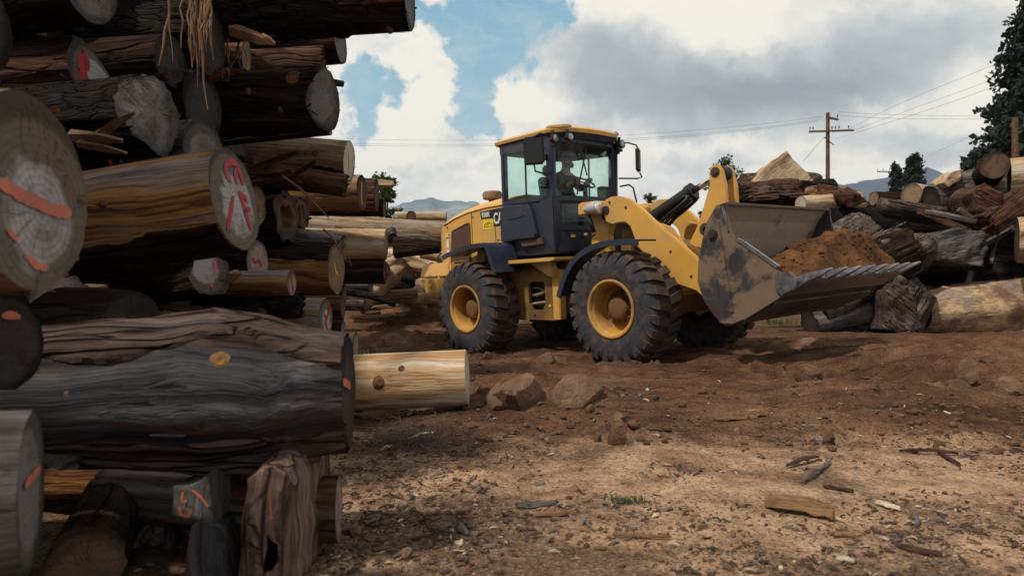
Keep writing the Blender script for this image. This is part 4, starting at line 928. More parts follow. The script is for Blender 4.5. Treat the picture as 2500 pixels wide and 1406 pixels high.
# ---------------------------------------------------------------- logs
ROUGH = {'tan': .012, 'redbrown': .05, 'dark': .035, 'char': .075, 'grey': .02, 'slate': .03, 'pale': .008, 'straw': .02, 'blond': .03, 'bark': .055, 'patchy': .03}
SLIV = {'tan': 26, 'redbrown': 90, 'dark': 60, 'char': 80, 'grey': 26, 'slate': 34, 'bark': 70, 'straw': 22, 'blond': 22,  'patchy': 30}
seedn = [0]
def log(px, py, h, d, length, style, face, label, az=0., pitch=0., taper=.0, swell=None, lobes=.05, bend=0., broken=0., marks=(), stubs=(), chamfer=None, group='logs in the tall pile', squash=1., narrow=1., name='log', cat='log', hollow=False, hole=None, patches=(), slivers=None, fine=1., rough=None):
    """a felled log: (px, py) is the centre of its visible sawn end, h its height in photo pixels at distance d.
    az: direction the end faces (0 right, -90 towards the camera, 180 left); the body runs back from it"""
    seedn[0] += 1; sd = seedn[0]*3.71; rnd = random.Random(seedn[0])
    E = at(px, py, d); rad = h/2*d/FPX; az, pitch = R(az), R(pitch)
    A = Vector((math.cos(az)*math.cos(pitch), math.sin(az)*math.cos(pitch), math.sin(pitch)))
    Yv = Vector((0, 0, 1)).cross(A).normalized(); Zv = A.cross(Yv)
    M = Matrix((A, Yv, Zv)).transposed().to_4x4(); M.translation = E-A*length/2
    near = rad*FPX/d > 45
    nth = 64 if near else 40; nx_ = min(90, max(14, int(length*(26 if near else 14)*fine)))
    rg = ROUGH[style] if rough is None else rough
    def prof(t): return float(np.interp(t, [s[0] for s in swell], [s[1] for s in swell])) if swell else 1+taper*t
    def rr(t, th):
        x = t*length; c, s_ = math.cos(th), math.sin(th)
        lo = 1+lobes*1.6*noise.noise(Vector((c*1.1+sd, s_*1.1, x*.55)))+lobes*.9*noise.noise(Vector((c*2.6, s_*2.6+sd, x*.9)))
        b = abs(noise.noise(Vector((c*5.5+sd, s_*5.5, x*1.1))))*1.4-.3+.5*noise.noise(Vector((c*13, s_*13+sd, x*2.6)))
        return rad*prof(t)*(lo+rg*b)
    rings = []
    cap = None
    for i in range(nx_+1):
        t = (i/nx_)**1.25; ring = []
        for k in range(nth):
            th = 2*PI*k/nth; r = rr(t, th)
            y, z = r*math.cos(th)*narrow, r*math.sin(th)*squash
            x = length/2-t*length
            if broken and t < .5:
                x -= broken*rad*max(0, .35+1.1*noise.noise(Vector((math.cos(th)*2.4+sd, math.sin(th)*2.4, 1)))+.7*noise.noise(Vector((math.cos(th)*9, math.sin(th)*9+sd, 4))))*(1-t/.5)
            if chamfer and t < .45:   # an oblique second saw cut: (angle, share of the radius, slope)
                ca, sh, sl = chamfer; q = (y*math.cos(R(ca))+z*math.sin(R(ca)))/rad-sh
                if q > 0: x = min(x, length/2-q*rad*sl-.0)
            z += bend*(t*t)*length
            ring.append((x, y, z))
        rings.append(ring)
    b = MB().loft(rings, caps=False); b.add(rings[-1], [tuple(range(nth))])
    o = b.build(name, W[style], None, smooth=True, angle=None)
    o.matrix_world = M
    tag(o, label, cat, group)
    # sawn end: concentric rings, a little uneven
    first = rings[0]; cx_ = sum(p[0] for p in first)/nth; cy_ = sum(p[1] for p in first)/nth; cz_ = sum(p[2] for p in first)/nth
    R_ = 22 if (hole or hollow) else 7; v = []
    for j in range(R_):
        f = 1-j/R_
        for k in range(nth):
            p = first[k]; e = .0025*noise.noise(Vector((p[1]*f*30, p[2]*f*30, sd))) if 0 < j else 0
            y, z = cy_+(p[1]-cy_)*f, cz_+(p[2]-cz_)*f
            x = length/2+e+(p[0]-length/2)*f*f
            if broken: x = length/2-broken*rad*(.35+.9*noise.noise(Vector((y/rad*3, z/rad*3, sd)))*(1-f))+(p[0]-length/2)*f*.7 if j else p[0]
            if chamfer:
                ca, sh, sl = chamfer; q = (y*math.cos(R(ca))+z*math.sin(R(ca)))/rad-sh
                x = length/2+e-(q*rad*sl if q > 0 else 0)
            if hollow and f < .52: x -= .5*rad*min(1, (.52-f)*6)*(1+.4*noise.noise(Vector((y*20, z*20, 1))))
            if hole:
                q = math.hypot(y/rad/narrow-hole[0], (z/rad-hole[1])*.62)+.09*noise.noise(Vector((y*40, z*30, 2)))
                if q < hole[2]: x -= .12*min(1, (hole[2]-q)*12)
            v.append((x, y, z))
    v.append((v[-1][0], cy_, cz_))
    fs = [(j*nth+k, j*nth+(k+1) % nth, (j+1)*nth+(k+1) % nth, (j+1)*nth+k) for j in range(R_-1) for k in range(nth)]
    fs += [((R_-1)*nth+k, (R_-1)*nth+(k+1) % nth, len(v)-1) for k in range(nth)]
    b = MB().add(v, fs); cf = b.build('cut_face', F[face] if not broken else W[style], o, smooth=True)
    if broken: cf.name = 'broken_end'
    # spray paint strokes lying on the end face
    for mat, width, pts in marks:
        q = []
        inv = M.inverted(); C0 = inv @ Vector((0, 0, EYE))
        for (mx, my) in pts:
            D = inv.to_3x3() @ Vector(((mx-CX)/FPX, 1, (HY-my)/FPX)); k = (length/2+.004-C0.x)/D.x; p = C0+D*k
            q.append(Vector((0, p.y, p.z)))
        fin = []
        for a_, c_ in zip(q[:-1], q[1:]):
            s_ = max(2, int((c_-a_).length/.008))
            fin += [a_.lerp(c_, i/s_) for i in range(s_)]
        fin.append(q[-1]); wv = width*d/FPX/2; vv = []
        for i, p in enumerate(fin):
            t_ = (fin[min(i+1, len(fin)-1)]-fin[max(i-1, 0)]); t_ = t_.normalized() if t_.length else Vector((0, 1, 0)); nn = Vector((0, -t_.z, t_.y))
            e = min(1, .45+min(i, len(fin)-1-i)*.25)
            w1 = wv*e*(1+.45*noise.noise(Vector((i*.5, sd, 1)))); w2 = wv*e*(1+.45*noise.noise(Vector((i*.5, sd, 7))))
            for u_ in (p+nn*w1, p-nn*w2):
                x = length/2+.0035
                if chamfer:
                    ca, sh, sl = chamfer; g_ = (u_.y*math.cos(R(ca))+u_.z*math.sin(R(ca)))/rad-sh
                    if g_ > 0: x -= g_*rad*sl
                vv.append((x, u_.y, u_.z))
        b = MB().add(vv, [(2*i, 2*i+1, 2*i+3, 2*i+2) for i in range(len(fin)-1)])
        b.build('paint_mark', mat, o)
    for (thc, thw, tc_, tw, pst, th_) in patches:     # plates of bark still clinging to the wood
        NT_, NX_ = 56, 80; v = []
        for i in range(NX_+1):
            t = tc_-tw+2*tw*i/NX_
            for k in range(NT_+1):
                a_ = thc-thw+2*thw*k/NT_; th = R(a_); tt = min(1, max(0.002, t)); r = rr(tt, th)
                c1 = Vector((tt*length*2.2, th*rad*7, sd)); m_ = 1-max(abs(a_-thc)/thw, abs(t-tc_)/tw if tc_-tw > .01 else max(0, t-tc_)/tw)**3+.75*fbm(c1, 4)-.1
                pl = abs(noise.noise(Vector((tt*length*3., th*rad*22, sd+4)))); of = -.014+(th_+.014)*sstep(.16, .30, m_)+th_*(1.1*pl-.35+.5*noise.noise(Vector((tt*length*11, th*rad*45, sd))))
                r += of; v.append((length/2-tt*length, r*math.cos(th)*narrow, r*math.sin(th)*squash+bend*tt*tt*length))
        b = MB().add(v, [(i*(NT_+1)+k, i*(NT_+1)+k+1, (i+1)*(NT_+1)+k+1, (i+1)*(NT_+1)+k) for i in range(NX_) for k in range(NT_)])
        b.build('bark_patch', W[pst], o, smooth=True)
    ns = SLIV.get(style, 0) if slivers is None else slivers
    if h > 44 and ns:       # torn slivers and fibres lifting off the surface
        b = MB()
        for q_ in range(int(ns*min(1.6, length/1.6))):
            t0 = rnd.uniform(.0, .85) if rnd.random() > .15 else rnd.uniform(-.004, .01); th = rnd.uniform(0, 2*PI); L_ = rad*rnd.uniform(.25, 1.6); w_ = rad*rnd.uniform(.012, .06); lf = rad*rnd.uniform(.0, .16)*rnd.random(); tw_ = rnd.uniform(-.07, .07)*rad*5/max(.3, L_*4); rs = []
            for s_ in (0, .35, .7, 1.):
                tt = t0+s_*L_/length; r = rr(min(1, max(0, tt)), th)+lf*(1-s_)**2-.002; a_ = th+tw_*s_; x = length/2-tt*length; u = 1-.75*s_ if s_ else .55
                cy, cz = math.cos(a_), math.sin(a_); ty, tz = -cz, cy
                rs.append([(x, (r*cy+ty*w_*u)*narrow, (r*cz+tz*w_*u)*squash), (x, (r*cy-ty*w_*u)*narrow, (r*cz-tz*w_*u)*squash), (x, ((r+w_*.55*u)*cy)*narrow, ((r+w_*.55*u)*cz)*squash)])
            b.loft(rs)
        lb = b.build('loose_bark', FIBRE if style == 'redbrown' and rnd.random() < .6 else W[style], o); lb['kind'] = 'stuff'
    for (t, ang, size, ln, *km) in stubs:    # branch stubs and knots on the side
        th = R(ang); r = rr(t, th); c = Vector((length/2-t*length, r*math.cos(th), r*math.sin(th)*squash)); nn = Vector((.15, math.cos(th), math.sin(th))).normalized()
        u = nn.orthogonal().normalized(); w_ = nn.cross(u); rs = []; s_ = size*rad
        for kx, kr in ((-.5, 1.9), (-.12, 1.35), (.05, 1.0), (ln*.5, .86), (ln*.92, .80), (ln, .60), (ln-.12, .2)):
            rs.append([c+nn*kx*s_+(u*math.cos(a)*(1.25 if False else 1)+w_*math.sin(a))*s_*kr*(1+.10*noise.noise(Vector((math.cos(a)*2+sd, math.sin(a)*2, kx*2)))) for a in [2*PI*i/20 for i in range(20)]])
        MB().loft(rs).build('knot', km[0] if km else KNOT, o, smooth=True)
    return o
Rr, Or, Pk, Ye = P_RED, P_ORANGE, P_PINK, P_YELLOW
G1 = 'logs in the tall pile'
# nearest ends at the left edge
log(80, 468, 478, 1.33, 2.2, 'tan', 'white', 'blurred near log end at the left edge, white heart crossed by an orange stripe', 3, 2, .05, lobes=.03, marks=[(Or, 34, [(-10, 440), (60, 482), (130, 512), (176, 520)]), (Or, 22, [(62, 620), (90, 650), (118, 655)]), (Or, 18, [(20, 560), (45, 590)])])
log(22, 842, 225, 1.55, 1.8, 'dark', 'dark', 'small dark log end with a faint orange daub below the biggest near end', -4, 0, marks=[(Or, 22, [(5, 772), (30, 768), (50, 775)])])
log(78, 1195, 385, 1.30, 1.9, 'grey', 'grey', 'pale topped near log end with an orange smear in the lower left corner', 26, 0, .05, swell=[(0, 1), (.3, 1.04), (1, 1.1)], marks=[(Or, 24, [(62, 1185), (80, 1165), (100, 1140)])])
log(575, 487, 246, 2.9, 3.6, 'tan', 'white', 'golden streaked log with large red letters sprayed on its white end', -5, 8, -.02, lobes=.03, group=G1,
    marks=[(Rr, 17, [(549, 420), (553, 402), (563, 394), (574, 397), (582, 410), (590, 430), (594, 453)]), (Rr, 15, [(549, 418), (556, 432), (566, 446)]), (Rr, 14, [(578, 404), (574, 428), (580, 450)]), (Rr, 15, [(570, 478), (566, 510), (560, 545), (556, 562)]),
           (Rr, 16, [(584, 466), (592, 490), (600, 515), (610, 545), (614, 562)]), (Rr, 14, [(588, 470), (598, 482), (606, 494)]), (Rr, 14, [(596, 514), (605, 512), (613, 510)])],
    stubs=[(.22, -105, .10, .5), (.33, -70, .09, .3), (.12, 175, .08, .4)], patches=[(250, 40, .3, .32, 'dark', .008)])
log(384, 285, 178, 3.5, 2.4, 'char', 'grey', 'blackened log with a rough grey end and an orange split along its side', -9, 1, .05, lobes=.14, chamfer=(150, .25, .8), group=G1, fine=1.6, patches=[(190, 50, .5, .2, 'tan', .016), (120, 50, .6, .3, 'char', .02)])
log(500, 372, 160, 3.9, 2., 'grey', 'grey', 'grey barked log end peeping out above the red lettered log', -12, 2, lobes=.04, marks=[(Rr, 8, [(525, 372), (528, 388), (533, 392)])])
log(418, 150, 140, 4.0, 2.5, 'dark', 'dark', 'dim oval log end behind the hanging bark strips', -9, 0, .1, swell=[(0, .9), (1, 1)])
log(226, 165, 150, 3.7, 2.2, 'redbrown', 'white', 'log end daubed with thick red paint high in the shaded pile', -14, 0, chamfer=(60, .15, .7), marks=[(Rr, 22, [(198, 132), (200, 165), (208, 190), (218, 210)]), (Rr, 16, [(206, 120), (212, 150), (214, 175)]), (Rr, 10, [(192, 175), (196, 192)])])
log(222, -22, 150, 3.5, 2.4, 'dark', 'grey', 'grey log end cut off by the top edge at the upper left', -16, 0)
log(330, 420, 110, 3.9, 2., 'dark', 'white', 'log end with a red dab wedged under the blackened log', -10, 0, marks=[(Rr, 12, [(262, 378), (268, 392), (272, 404)]), (Rr, 12, [(300, 378), (308, 396)])])
# the upper right silhouette
log(1000, -5, 158, 4.6, 3.2, 'dark', 'grey', 'topmost log reaching farthest out against the sky, with a broken twig below', -2, 1, .30, lobes=.05, stubs=[(.04, -100, .11, .9), (.145, 178, .16, .35)], rough=.03, patches=[(170, 50, .10, .12, 'redbrown', .012), (230, 60, .30, .2, 'char', .014)])
log(832, 105, 98, 6.3, 3., 'dark', 'grey', 'dark log end just under the topmost log', -4, 2, .1)
log(795, 160, 84, 6.1, 2.6, 'redbrown', 'brown', 'split red brown log with a torn top edge above the big knotted log', 5, 3, .12, lobes=.16, broken=.25)
log(801, 246, 150, 4.9, 2.8, 'dark', 'grey', 'thick dark log with a large knot beside its oblique grey end', -8, -1, .04, lobes=.05, chamfer=(200, .45, .5), stubs=[(.06, 148, .18, .22), (.17, 178, .08, .3), (.09, -150, .07, .3)], patches=[(250, 60, .42, .28, 'char', .016), (120, 40, .42, .22, 'redbrown', .012)])
log(806, 318, 26, 5.6, 1.2, 'dark', 'tan', 'small stub of a branch sticking out under the thick knotted log', -8, 3, .2)
log(853, 396, 102, 6.8, 3.6, 'straw', 'cream', 'smooth pale brown log with a yellowish end standing out against the clouds', -2, -4, .14, lobes=.03, stubs=[(.075, 172, .14, .3)], marks=[(Ye, 5, [(852, 372), (853, 420)])], patches=[(255, 50, .3, .3, 'dark', .010)])
log(850, 455, 52, 6.6, 2.2, 'redbrown', 'brown', 'torn and splintered log under the smooth pale brown log', 0, -8, .25, broken=.5, lobes=.14)
log(602, 138, 92, 5.2, 2.4, 'tan', 'tan', 'yellow brown log with a narrow oval end hung with bark strips', 8, -2, .05, lobes=.06, stubs=[(.11, 190, .15, .3)])
log(545, 40, 76, 4.8, 1.6, 'dark', 'brown', 'dark stub with a pale torn tip beside the hanging bark', -6, -20, .1, broken=.3)
log(628, 502, 94, 5.2, 2., 'redbrown', 'tan', 'small tan log end with a single red slash behind the lettered log', -7, 0, marks=[(Rr, 7, [(618, 470), (626, 490), (634, 512)])])
log(702, 530, 112, 5.5, 2.2, 'dark', 'brown', 'hollow rotten log end in the middle of the pile', -14, 0, lobes=.22, hollow=True)
log(735, 520, 80, 5.9, 2.2, 'dark', 'brown', 'small cracked log end right beside the hollow one', -10, 0, lobes=.2, hollow=True)
log(630, 640, 104, 5.0, 2.2, 'dark', 'pink', 'pinkish log end with a red zigzag below the lettered log', -8, 0, marks=[(Rr, 7, [(615, 628), (623, 640), (632, 636), (640, 650)])])
log(822, 655, 120, 5.6, 2.8, 'tan', 'tan', 'brown log with a slanted tan end flecked with yellow paint', -5, -2, .05, lobes=.08, marks=[(Ye, 6, [(816, 640), (820, 662), (826, 672)])], stubs=[(.3, -100, .12, .4)], patches=[(120, 50, .25, .25, 'dark', .012)])
log(838, 612, 72, 5.9, 1.8, 'grey', 'grey', 'ragged grey log end hanging over the tan ended log', -4, -10, .1, broken=.4, lobes=.16)
log(712, 690, 62, 4.4, 1.9, 'tan', 'pink', 'slim golden log with a red line down its end and a stub near its middle', -3, 1, .08, lobes=.03, marks=[(Rr, 5, [(711, 662), (714, 690), (717, 714)])], stubs=[(.32, 75, .22, .8)])
log(512, 670, 102, 3.7, 1.6, 'dark', 'white', 'whitish block end with pink chalk marks tucked under the lettered log', -38, 4, lobes=.16, squash=1.05, marks=[(Pk, 7, [(524, 634), (527, 655), (525, 668)]), (Pk, 6, [(515, 690), (518, 702)])])
log(742, 745, 66, 4.6, 2.4, 'char', 'brown', 'splintered black log lying over the red marked end', 2, 1, .1, broken=.6, lobes=.16, stubs=[(.16, 120, .16, .5), (.06, -90, .1, .3)])
log(795, 778, 98, 4.9, 1.1, 'straw', 'white', 'short pale log with red strokes on its end at the foot of the pile', -5, 0, .06, lobes=.05, marks=[(Rr, 8, [(806, 742), (802, 765), (796, 785), (800, 810)]), (Rr, 6, [(792, 768), (800, 778)]), (Rr, 6, [(806, 785), (812, 787)])])
log(640, 800, 96, 4.3, 1.6, 'char', 'brown', 'black log with a red daub beside the short pale log', -2, 0, lobes=.1)
log(408, 812, 108, 3.2, 1.2, 'redbrown', 'tan', 'round tan log end with an orange line facing the yard', -42, 2, .05, lobes=.05, marks=[(Or, 7, [(402, 772), (410, 790), (420, 812)])])
log(260, 800, 74, 3.3, 1.2, 'dark', 'brown', 'dull brown log lying beside the round tan end', -20, 0, lobes=.1)
log(152, 738, 132, 2.7, 1.4, 'grey', 'pink', 'square pinkish log end with a red chalk line behind the near ends', -40, 3, lobes=.18, squash=1.1, marks=[(Rr, 6, [(136, 706), (136, 735), (134, 752)])])
log(838, 752, 60, 6.2, 1.8, 'redbrown', 'brown', 'dark red log end low in the pile beside the yard', 4, 0, lobes=.12)
log(842, 720, 50, 6.6, 1.8, 'dark', 'brown', 'thin dark log above the dark red log end', 4, 0, lobes=.12)
log(838, 805, 46, 5.6, 1.6, 'dark', 'grey', 'small dark log end on the ground beside the short pale log', -2, 0)
# the big dark log across the foreground, and the pale log beyond its end
log(852, 954, 250, 2.08, 2.3, 'slate', 'dark', 'big slate grey log with an amber knot lying across the foreground', 6, 1, swell=[(0, 1), (.05, 1.12), (.11, 1.38), (.165, 1.48), (.22, 1.36), (.32, 1.22), (.6, 1.1), (1, 1.)], lobes=.10, rough=.03, marks=[(Or, 20, [(838, 930), (856, 942)])],
    stubs=[(.135, 150, .12, .22, KNOT_O), (.10, 205, .05, .2), (.3, 170, .05, .2)], fine=1.3, patches=[(88, 62, .30, .36, 'umber', .014), (268, 58, .22, .26, 'umber', .016)])
log(1141, 921, 136, 4.5, 1.9, 'pale', 'cream', 'clean pale peeled log with two knots jutting over the dirt', -1, 3, .03, lobes=.02, stubs=[(.278, 176, .17, .25), (.205, 150, .10, .15), (.37, -100, .16, .3)])
log(868, 840, 60, 5.3, 1.3, 'straw', 'pink', 'small log with a red rim just behind the big slate grey log', 0, 0)
# low near ends at the bottom
log(828, 1240, 160, 2.12, .34, 'redbrown', 'pink', 'red brown log with a pink painted rim at the bottom of the pile', 8, 1, lobes=.06, marks=[(Pk, 9, [(831, 1190), (830, 1230), (828, 1290)])])
log(595, 1220, 150, 2.25, .5, 'tan', 'brown', 'orange brown split log squeezed behind the tall pinkish end', -12, 0, lobes=.16)
log(690, 1160, 90, 2.35, 1., 'tan', 'tan', 'short orange tinted log under the end of the big slate grey log', -10, 4, lobes=.12)
log(205, 1375, 180, 1.75, 1.2, 'dark', 'brown', 'grey brown rounded end in the dark at the bottom edge', -65, 2, lobes=.14)  # body in the dark wood, its colour standing in for shadow
log(360, 1385, 120, 2.0, 1.2, 'bark', 'dark', 'mossy dark log low between the bottom ends', -70, 0, lobes=.2)
log(160, 1095, 100, 1.9, 1., 'grey', 'grey', 'broken grey end in the gap beside the pale topped near log', -65, 0, lobes=.25, broken=.3)
log(790, 1375, 70, 2.1, .6, 'redbrown', 'brown', 'low reddish log half buried beneath the pink rimmed log', 6, 0, lobes=.1)
rq = random.Random(5)
def wedge(name, pts, d0, d1, mat, label, group, disp=.035, grain=-38, marks=(), hole=None, cuts=5, fq=5):
    f_ = [at(*p, d0) for p in pts]; k_ = [at(p[0]+rq.uniform(-4, 4), p[1]+rq.uniform(0, 6), d0)+Vector((0, d1-d0, .02)) for p in pts]
    b = MB(); n_ = len(pts); b.add(f_+k_, [tuple(range(n_)), tuple(range(2*n_-1, n_-1, -1))]+[(i, (i+1) % n_, n_+(i+1) % n_, n_+i) for i in range(n_)])
    me = b.mesh(name, mat); bm = bmesh.new(); bm.from_mesh(me); bmesh.ops.triangulate(bm, faces=bm.faces); bmesh.ops.subdivide_edges(bm, edges=bm.edges, cuts=cuts, use_grid_fill=True)
    c = sum(f_+k_, Vector())/(2*n_)
    for v_ in bm.verts: v_.co += (v_.co-c).normalized()*disp*fbm(v_.co*fq, 4)
    M = Matrix.Translation(c) @ Matrix.Rotation(R(grain), 4, 'Y')
    bm.transform(M.inverted()); bm.to_mesh(me); bm.free()
    for p_ in me.polygons: p_.use_smooth = True
    o = bpy.data.objects.new(name, me); COL.objects.link(o); o.matrix_world = M
    if hole:      # a rotted hole cut into the piece
        cu_ = MB().loft([[at(*p, d0-.1) for p in hole], [at(*p, d0+.18) for p in hole]]).build('cutter', BLACK); md = o.modifiers.new('hole', 'BOOLEAN'); md.object = cu_; md.operation = 'DIFFERENCE'; md.solver = 'EXACT'
        bpy.context.view_layer.update(); dg = bpy.context.evaluated_depsgraph_get(); nm = bpy.data.meshes.new_from_object(o.evaluated_get(dg)); o.modifiers.clear(); o.data = nm; bpy.data.objects.remove(cu_)
    inv = M.inverted()
    for mt, wd_, pl in marks:
        q = [at(*p, d0-.006) for p in pl]; wv = wd_*d0/FPX/2; vv = []
        fin = [q[0].lerp(q[0], 0)]
        for a_, c_ in zip(q[:-1], q[1:]): fin += [a_.lerp(c_, k/8) for k in range(1, 9)]
        for k, p in enumerate(fin):
            t_ = (fin[min(k+1, len(fin)-1)]-fin[max(k-1, 0)]).normalized(); nn = Vector((-t_.z, 0, t_.x)); wj = wv*(1+.5*noise.noise(Vector((k*.6, pl[0][0], 1))))
            vv += [inv @ (p+nn*wj), inv @ (p-nn*wj)]
        MB().add(vv, [(2*k, 2*k+1, 2*k+3, 2*k+2) for k in range(len(fin)-1)]).build('paint_mark', mt, o)
    return tag(o, label, 'log', group)
wedge('split_log', [(420, 1188), (455, 1186), (488, 1172), (510, 1152), (514, 1205), (522, 1292), (502, 1276), (470, 1268), (421, 1264)], 1.88, 2.25, W['grey'], 'grey angular split piece with orange scribbles under the big slate grey log', G1, .014, -84, [(Or, 6, [(446, 1200), (442, 1224), (458, 1222)]), (Or, 6, [(470, 1196), (490, 1212), (508, 1236)]), (Or, 7, [(438, 1236), (441, 1256), (460, 1260), (466, 1244)])])
wedge('split_log', [(470, 1282), (500, 1272), (528, 1292), (548, 1340), (562, 1410), (566, 1452), (440, 1452), (456, 1360)], 1.86, 2.3, W['slate'], 'blue grey slab of wood standing below the scribbled split piece', G1, .016, -88)
wedge('split_log', [(602, 1168), (632, 1142), (668, 1138), (694, 1156), (712, 1202), (716, 1262), (722, 1330), (714, 1400), (716, 1456), (572, 1456), (580, 1390), (584, 1320), (598, 1256)], 1.82, 2.2, W['pinkgrey'], 'tall pinkish split piece with a dark rotten hole and an orange line', G1, .02, -88, [(Or, 5, [(660, 1205), (660, 1235), (664, 1268)])], [(652, 1306), (664, 1320), (678, 1328), (680, 1368), (664, 1392), (646, 1396), (644, 1370), (652, 1346)], 6, 7)
# shaded logs filling the heart of the pile
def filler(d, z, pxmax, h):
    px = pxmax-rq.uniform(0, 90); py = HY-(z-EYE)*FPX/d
    log(px, py, h, d, rq.uniform(3., 4.), rq.choice(['dark', 'dark', 'char', 'redbrown']), 'dark', 'dark log deep in the shade of the tall pile, mostly out of sight', rq.uniform(-8, 6), rq.uniform(-2, 2), .08, lobes=.08, group='shaded logs deep in the pile', fine=.6)
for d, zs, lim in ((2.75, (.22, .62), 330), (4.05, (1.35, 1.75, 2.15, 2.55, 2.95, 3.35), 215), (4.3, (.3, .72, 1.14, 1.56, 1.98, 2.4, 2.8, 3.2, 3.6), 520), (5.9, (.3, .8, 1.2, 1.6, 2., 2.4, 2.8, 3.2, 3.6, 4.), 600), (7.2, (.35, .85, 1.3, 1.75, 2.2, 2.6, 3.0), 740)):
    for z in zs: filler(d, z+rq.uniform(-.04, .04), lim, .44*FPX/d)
for d, z in ((2.2, 1.3), (2.3, 1.7), (2.2, 2.1), (2.4, 2.5), (1.9, .55), (1.8, .15), (2.3, 2.9)): filler(d, z, -60, .46*FPX/d)  # more of the pile, out of view, added to shade the visible logs
# loose bark hanging from the upper logs
b = MB(); rb = random.Random(3)
for (px, py0, py1, d, k) in ((455, -10, 150, 3.6, 3), (478, -10, 275, 3.7, 6), (500, -10, 200, 3.7, 6), (515, 0, 120, 3.6, 4), (412, -10, 190, 3.6, 2), (548, 95, 205, 4.6, 4), (530, 110, 215, 4.7, 3), (585, 100, 190, 4.8, 3), (650, 60, 115, 4.6, 3)):
    for i in range(k):
        x = px+rb.uniform(-12, 12); l = rb.uniform(.55, 1.); p0 = at(x, py0, d); p1 = at(x+rb.uniform(-26, 22), py0+(py1-py0)*l, d-.05)
        pts = [p0.lerp(p1, t)+Vector((rb.uniform(-.012, .012), rb.uniform(-.012, .012), 0)) for t in (0, .25, .5, .75, 1)]
        w = rb.uniform(.002, .009); b.tube(pts, [w, w*.9, w, w*.7, w*.3], 5)
for (a, c, d, w) in (((690, 430), (803, 532), 5., .009), ((720, 470), (745, 560), 5.2, .004), ((745, 500), (758, 545), 5.2, .003), ((835, 590), (858, 650), 5.4, .006), ((790, 560), (850, 640), 5.3, .008), ((820, 640), (838, 720), 5.2, .004), ((330, 760), (352, 725), 3., .004), ((40, 230), (70, 260), 2.6, .006)):
    p0, p1 = at(*a, d), at(*c, d-.05); b.tube([p0, p0.lerp(p1, .35)+Vector((.01, 0, .015)), p0.lerp(p1, .7)+Vector((0, 0, .012)), p1], [w, w, w*.8, w*.4], 6)
for (a, c, d, w) in (((170, 330), (300, 345), 3.2, .03), ((190, 350), (310, 375), 3.15, .02), ((560, 70), (668, 108), 4.5, .05), ((640, 90), (672, 108), 4.4, .03), ((215, 345), (330, 275), 3.2, .03)):
    p0, p1 = at(*a, d), at(*c, d-.15); r = Matrix.Rotation(.3, 3, 'X'); v = p1-p0
    b.loft([[p0+Vector((0, 0, -w)), p0+Vector((0, -.02, 0)), p0+Vector((0, .01, w))], [p0+v*.6+Vector((0, 0, -w*.8)), p0+v*.6+Vector((0, -.03, .01)), p0+v*.6+Vector((0, .01, w*.9))], [p1+Vector((0, 0, -w*.3)), p1+Vector((0, -.01, 0)), p1+Vector((0, .005, w*.4))]])
o = b.build('bark_fibres', FIBRE, None); tag(o, kind='stuff')

# ---------------------------------------------------------------- the pile of old trunks at the right
G2 = 'old trunks heaped at the right'
log(2243, 764, 90, 12.2, 3.2, 'patchy', 'brown', 'big cream mottled trunk lying on the dirt at the right edge', 186, -3, swell=[(0, 1), (.2, 1.35), (.55, 1.72), (1, 1.9)], lobes=.10, group=G2, fine=1.5, stubs=[(.5, -60, .2, .3)], patches=[(235, 26, .5, .2, 'bark', .016), (150, 22, .55, .12, 'redbrown', .014)])
log(2418, 560, 52, 13.6, 3.6, 'char', 'dark', 'long black barked trunk running behind the bucket', 0, -3, swell=[(0, .8), (.3, 1.1), (.6, 1.35), (1, 1.5)], lobes=.08, group=G2, fine=1.6)
log(2400, 530, 34, 13.4, 2., 'bark', 'dark', 'slim grey limb lying along the top of the long black trunk', 0, -6, swell=[(0, .8), (.5, 1), (1, 1.2)], lobes=.1, group=G2)
log(2408, 618, 92, 12.9, 1.7, 'bark', 'dark', 'grey barked trunk with a dark shaded end under the long black trunk', -12, -2, lobes=.12, group=G2, fine=1.5, patches=[(190, 60, .4, .4, 'char', .03)])
log(2238, 600, 118, 12.3, 2.3, 'bark', 'brown', 'leaning grey trunk with a rough brown cut end behind the bucket teeth', 8, 24, .25, lobes=.18, group=G2, fine=1.5, chamfer=(90, .0, .8), patches=[(180, 60, .4, .3, 'dark', .03)])
log(2120, 560, 96, 12.8, 2.2, 'bark', 'brown', 'split grey trunk slanting down behind the soil heap', 10, 30, .2, lobes=.2, group=G2, fine=1.5, broken=.2)
log(2225, 690, 130, 12.1, 1.6, 'bark', 'brown', 'gnarled trunk base below the leaning grey trunk', -30, 55, .2, lobes=.26, group=G2, fine=1.5)
log(1975, 788, 62, 11.8, 2.3, 'grey', 'dark', 'weathered trunk with a black end poking out below the bucket', 196, -13, .35, lobes=.16, group=G2, fine=1.5)
log(2165, 775, 84, 11.9, 1.2, 'bark', 'dark', 'twisted root end between the black ended and mottled trunks', -120, 30, .1, lobes=.3, group=G2, fine=1.5, hollow=True)
log(2070, 770, 70, 12.6, 1.8, 'dark', 'dark', 'dark trunk in the shade beneath the bucket lip', 190, -8, .2, lobes=.15, group=G2)
log(2034, 470, 62, 14.2, 2.2, 'char', 'blond' if False else 'tan', 'charred trunk with an orange streaked bark on top of the heap', 3, 4, .15, lobes=.12, group=G2, fine=1.6, patches=[(190, 50, .18, .16, 'tan', .03), (150, 60, .6, .3, 'redbrown', .03)])
log(1812, 462, 76, 14.6, 1.6, 'bark', 'brown', 'grey trunk end beside the lever of the loader', 186, 0, .1, lobes=.12, group=G2, fine=1.4)
log(1954, 500, 44, 13.4, 1.3, 'blond', 'cream', 'pale stripped log right behind the bucket rim', 192, -4, .2, lobes=.1, group=G2)
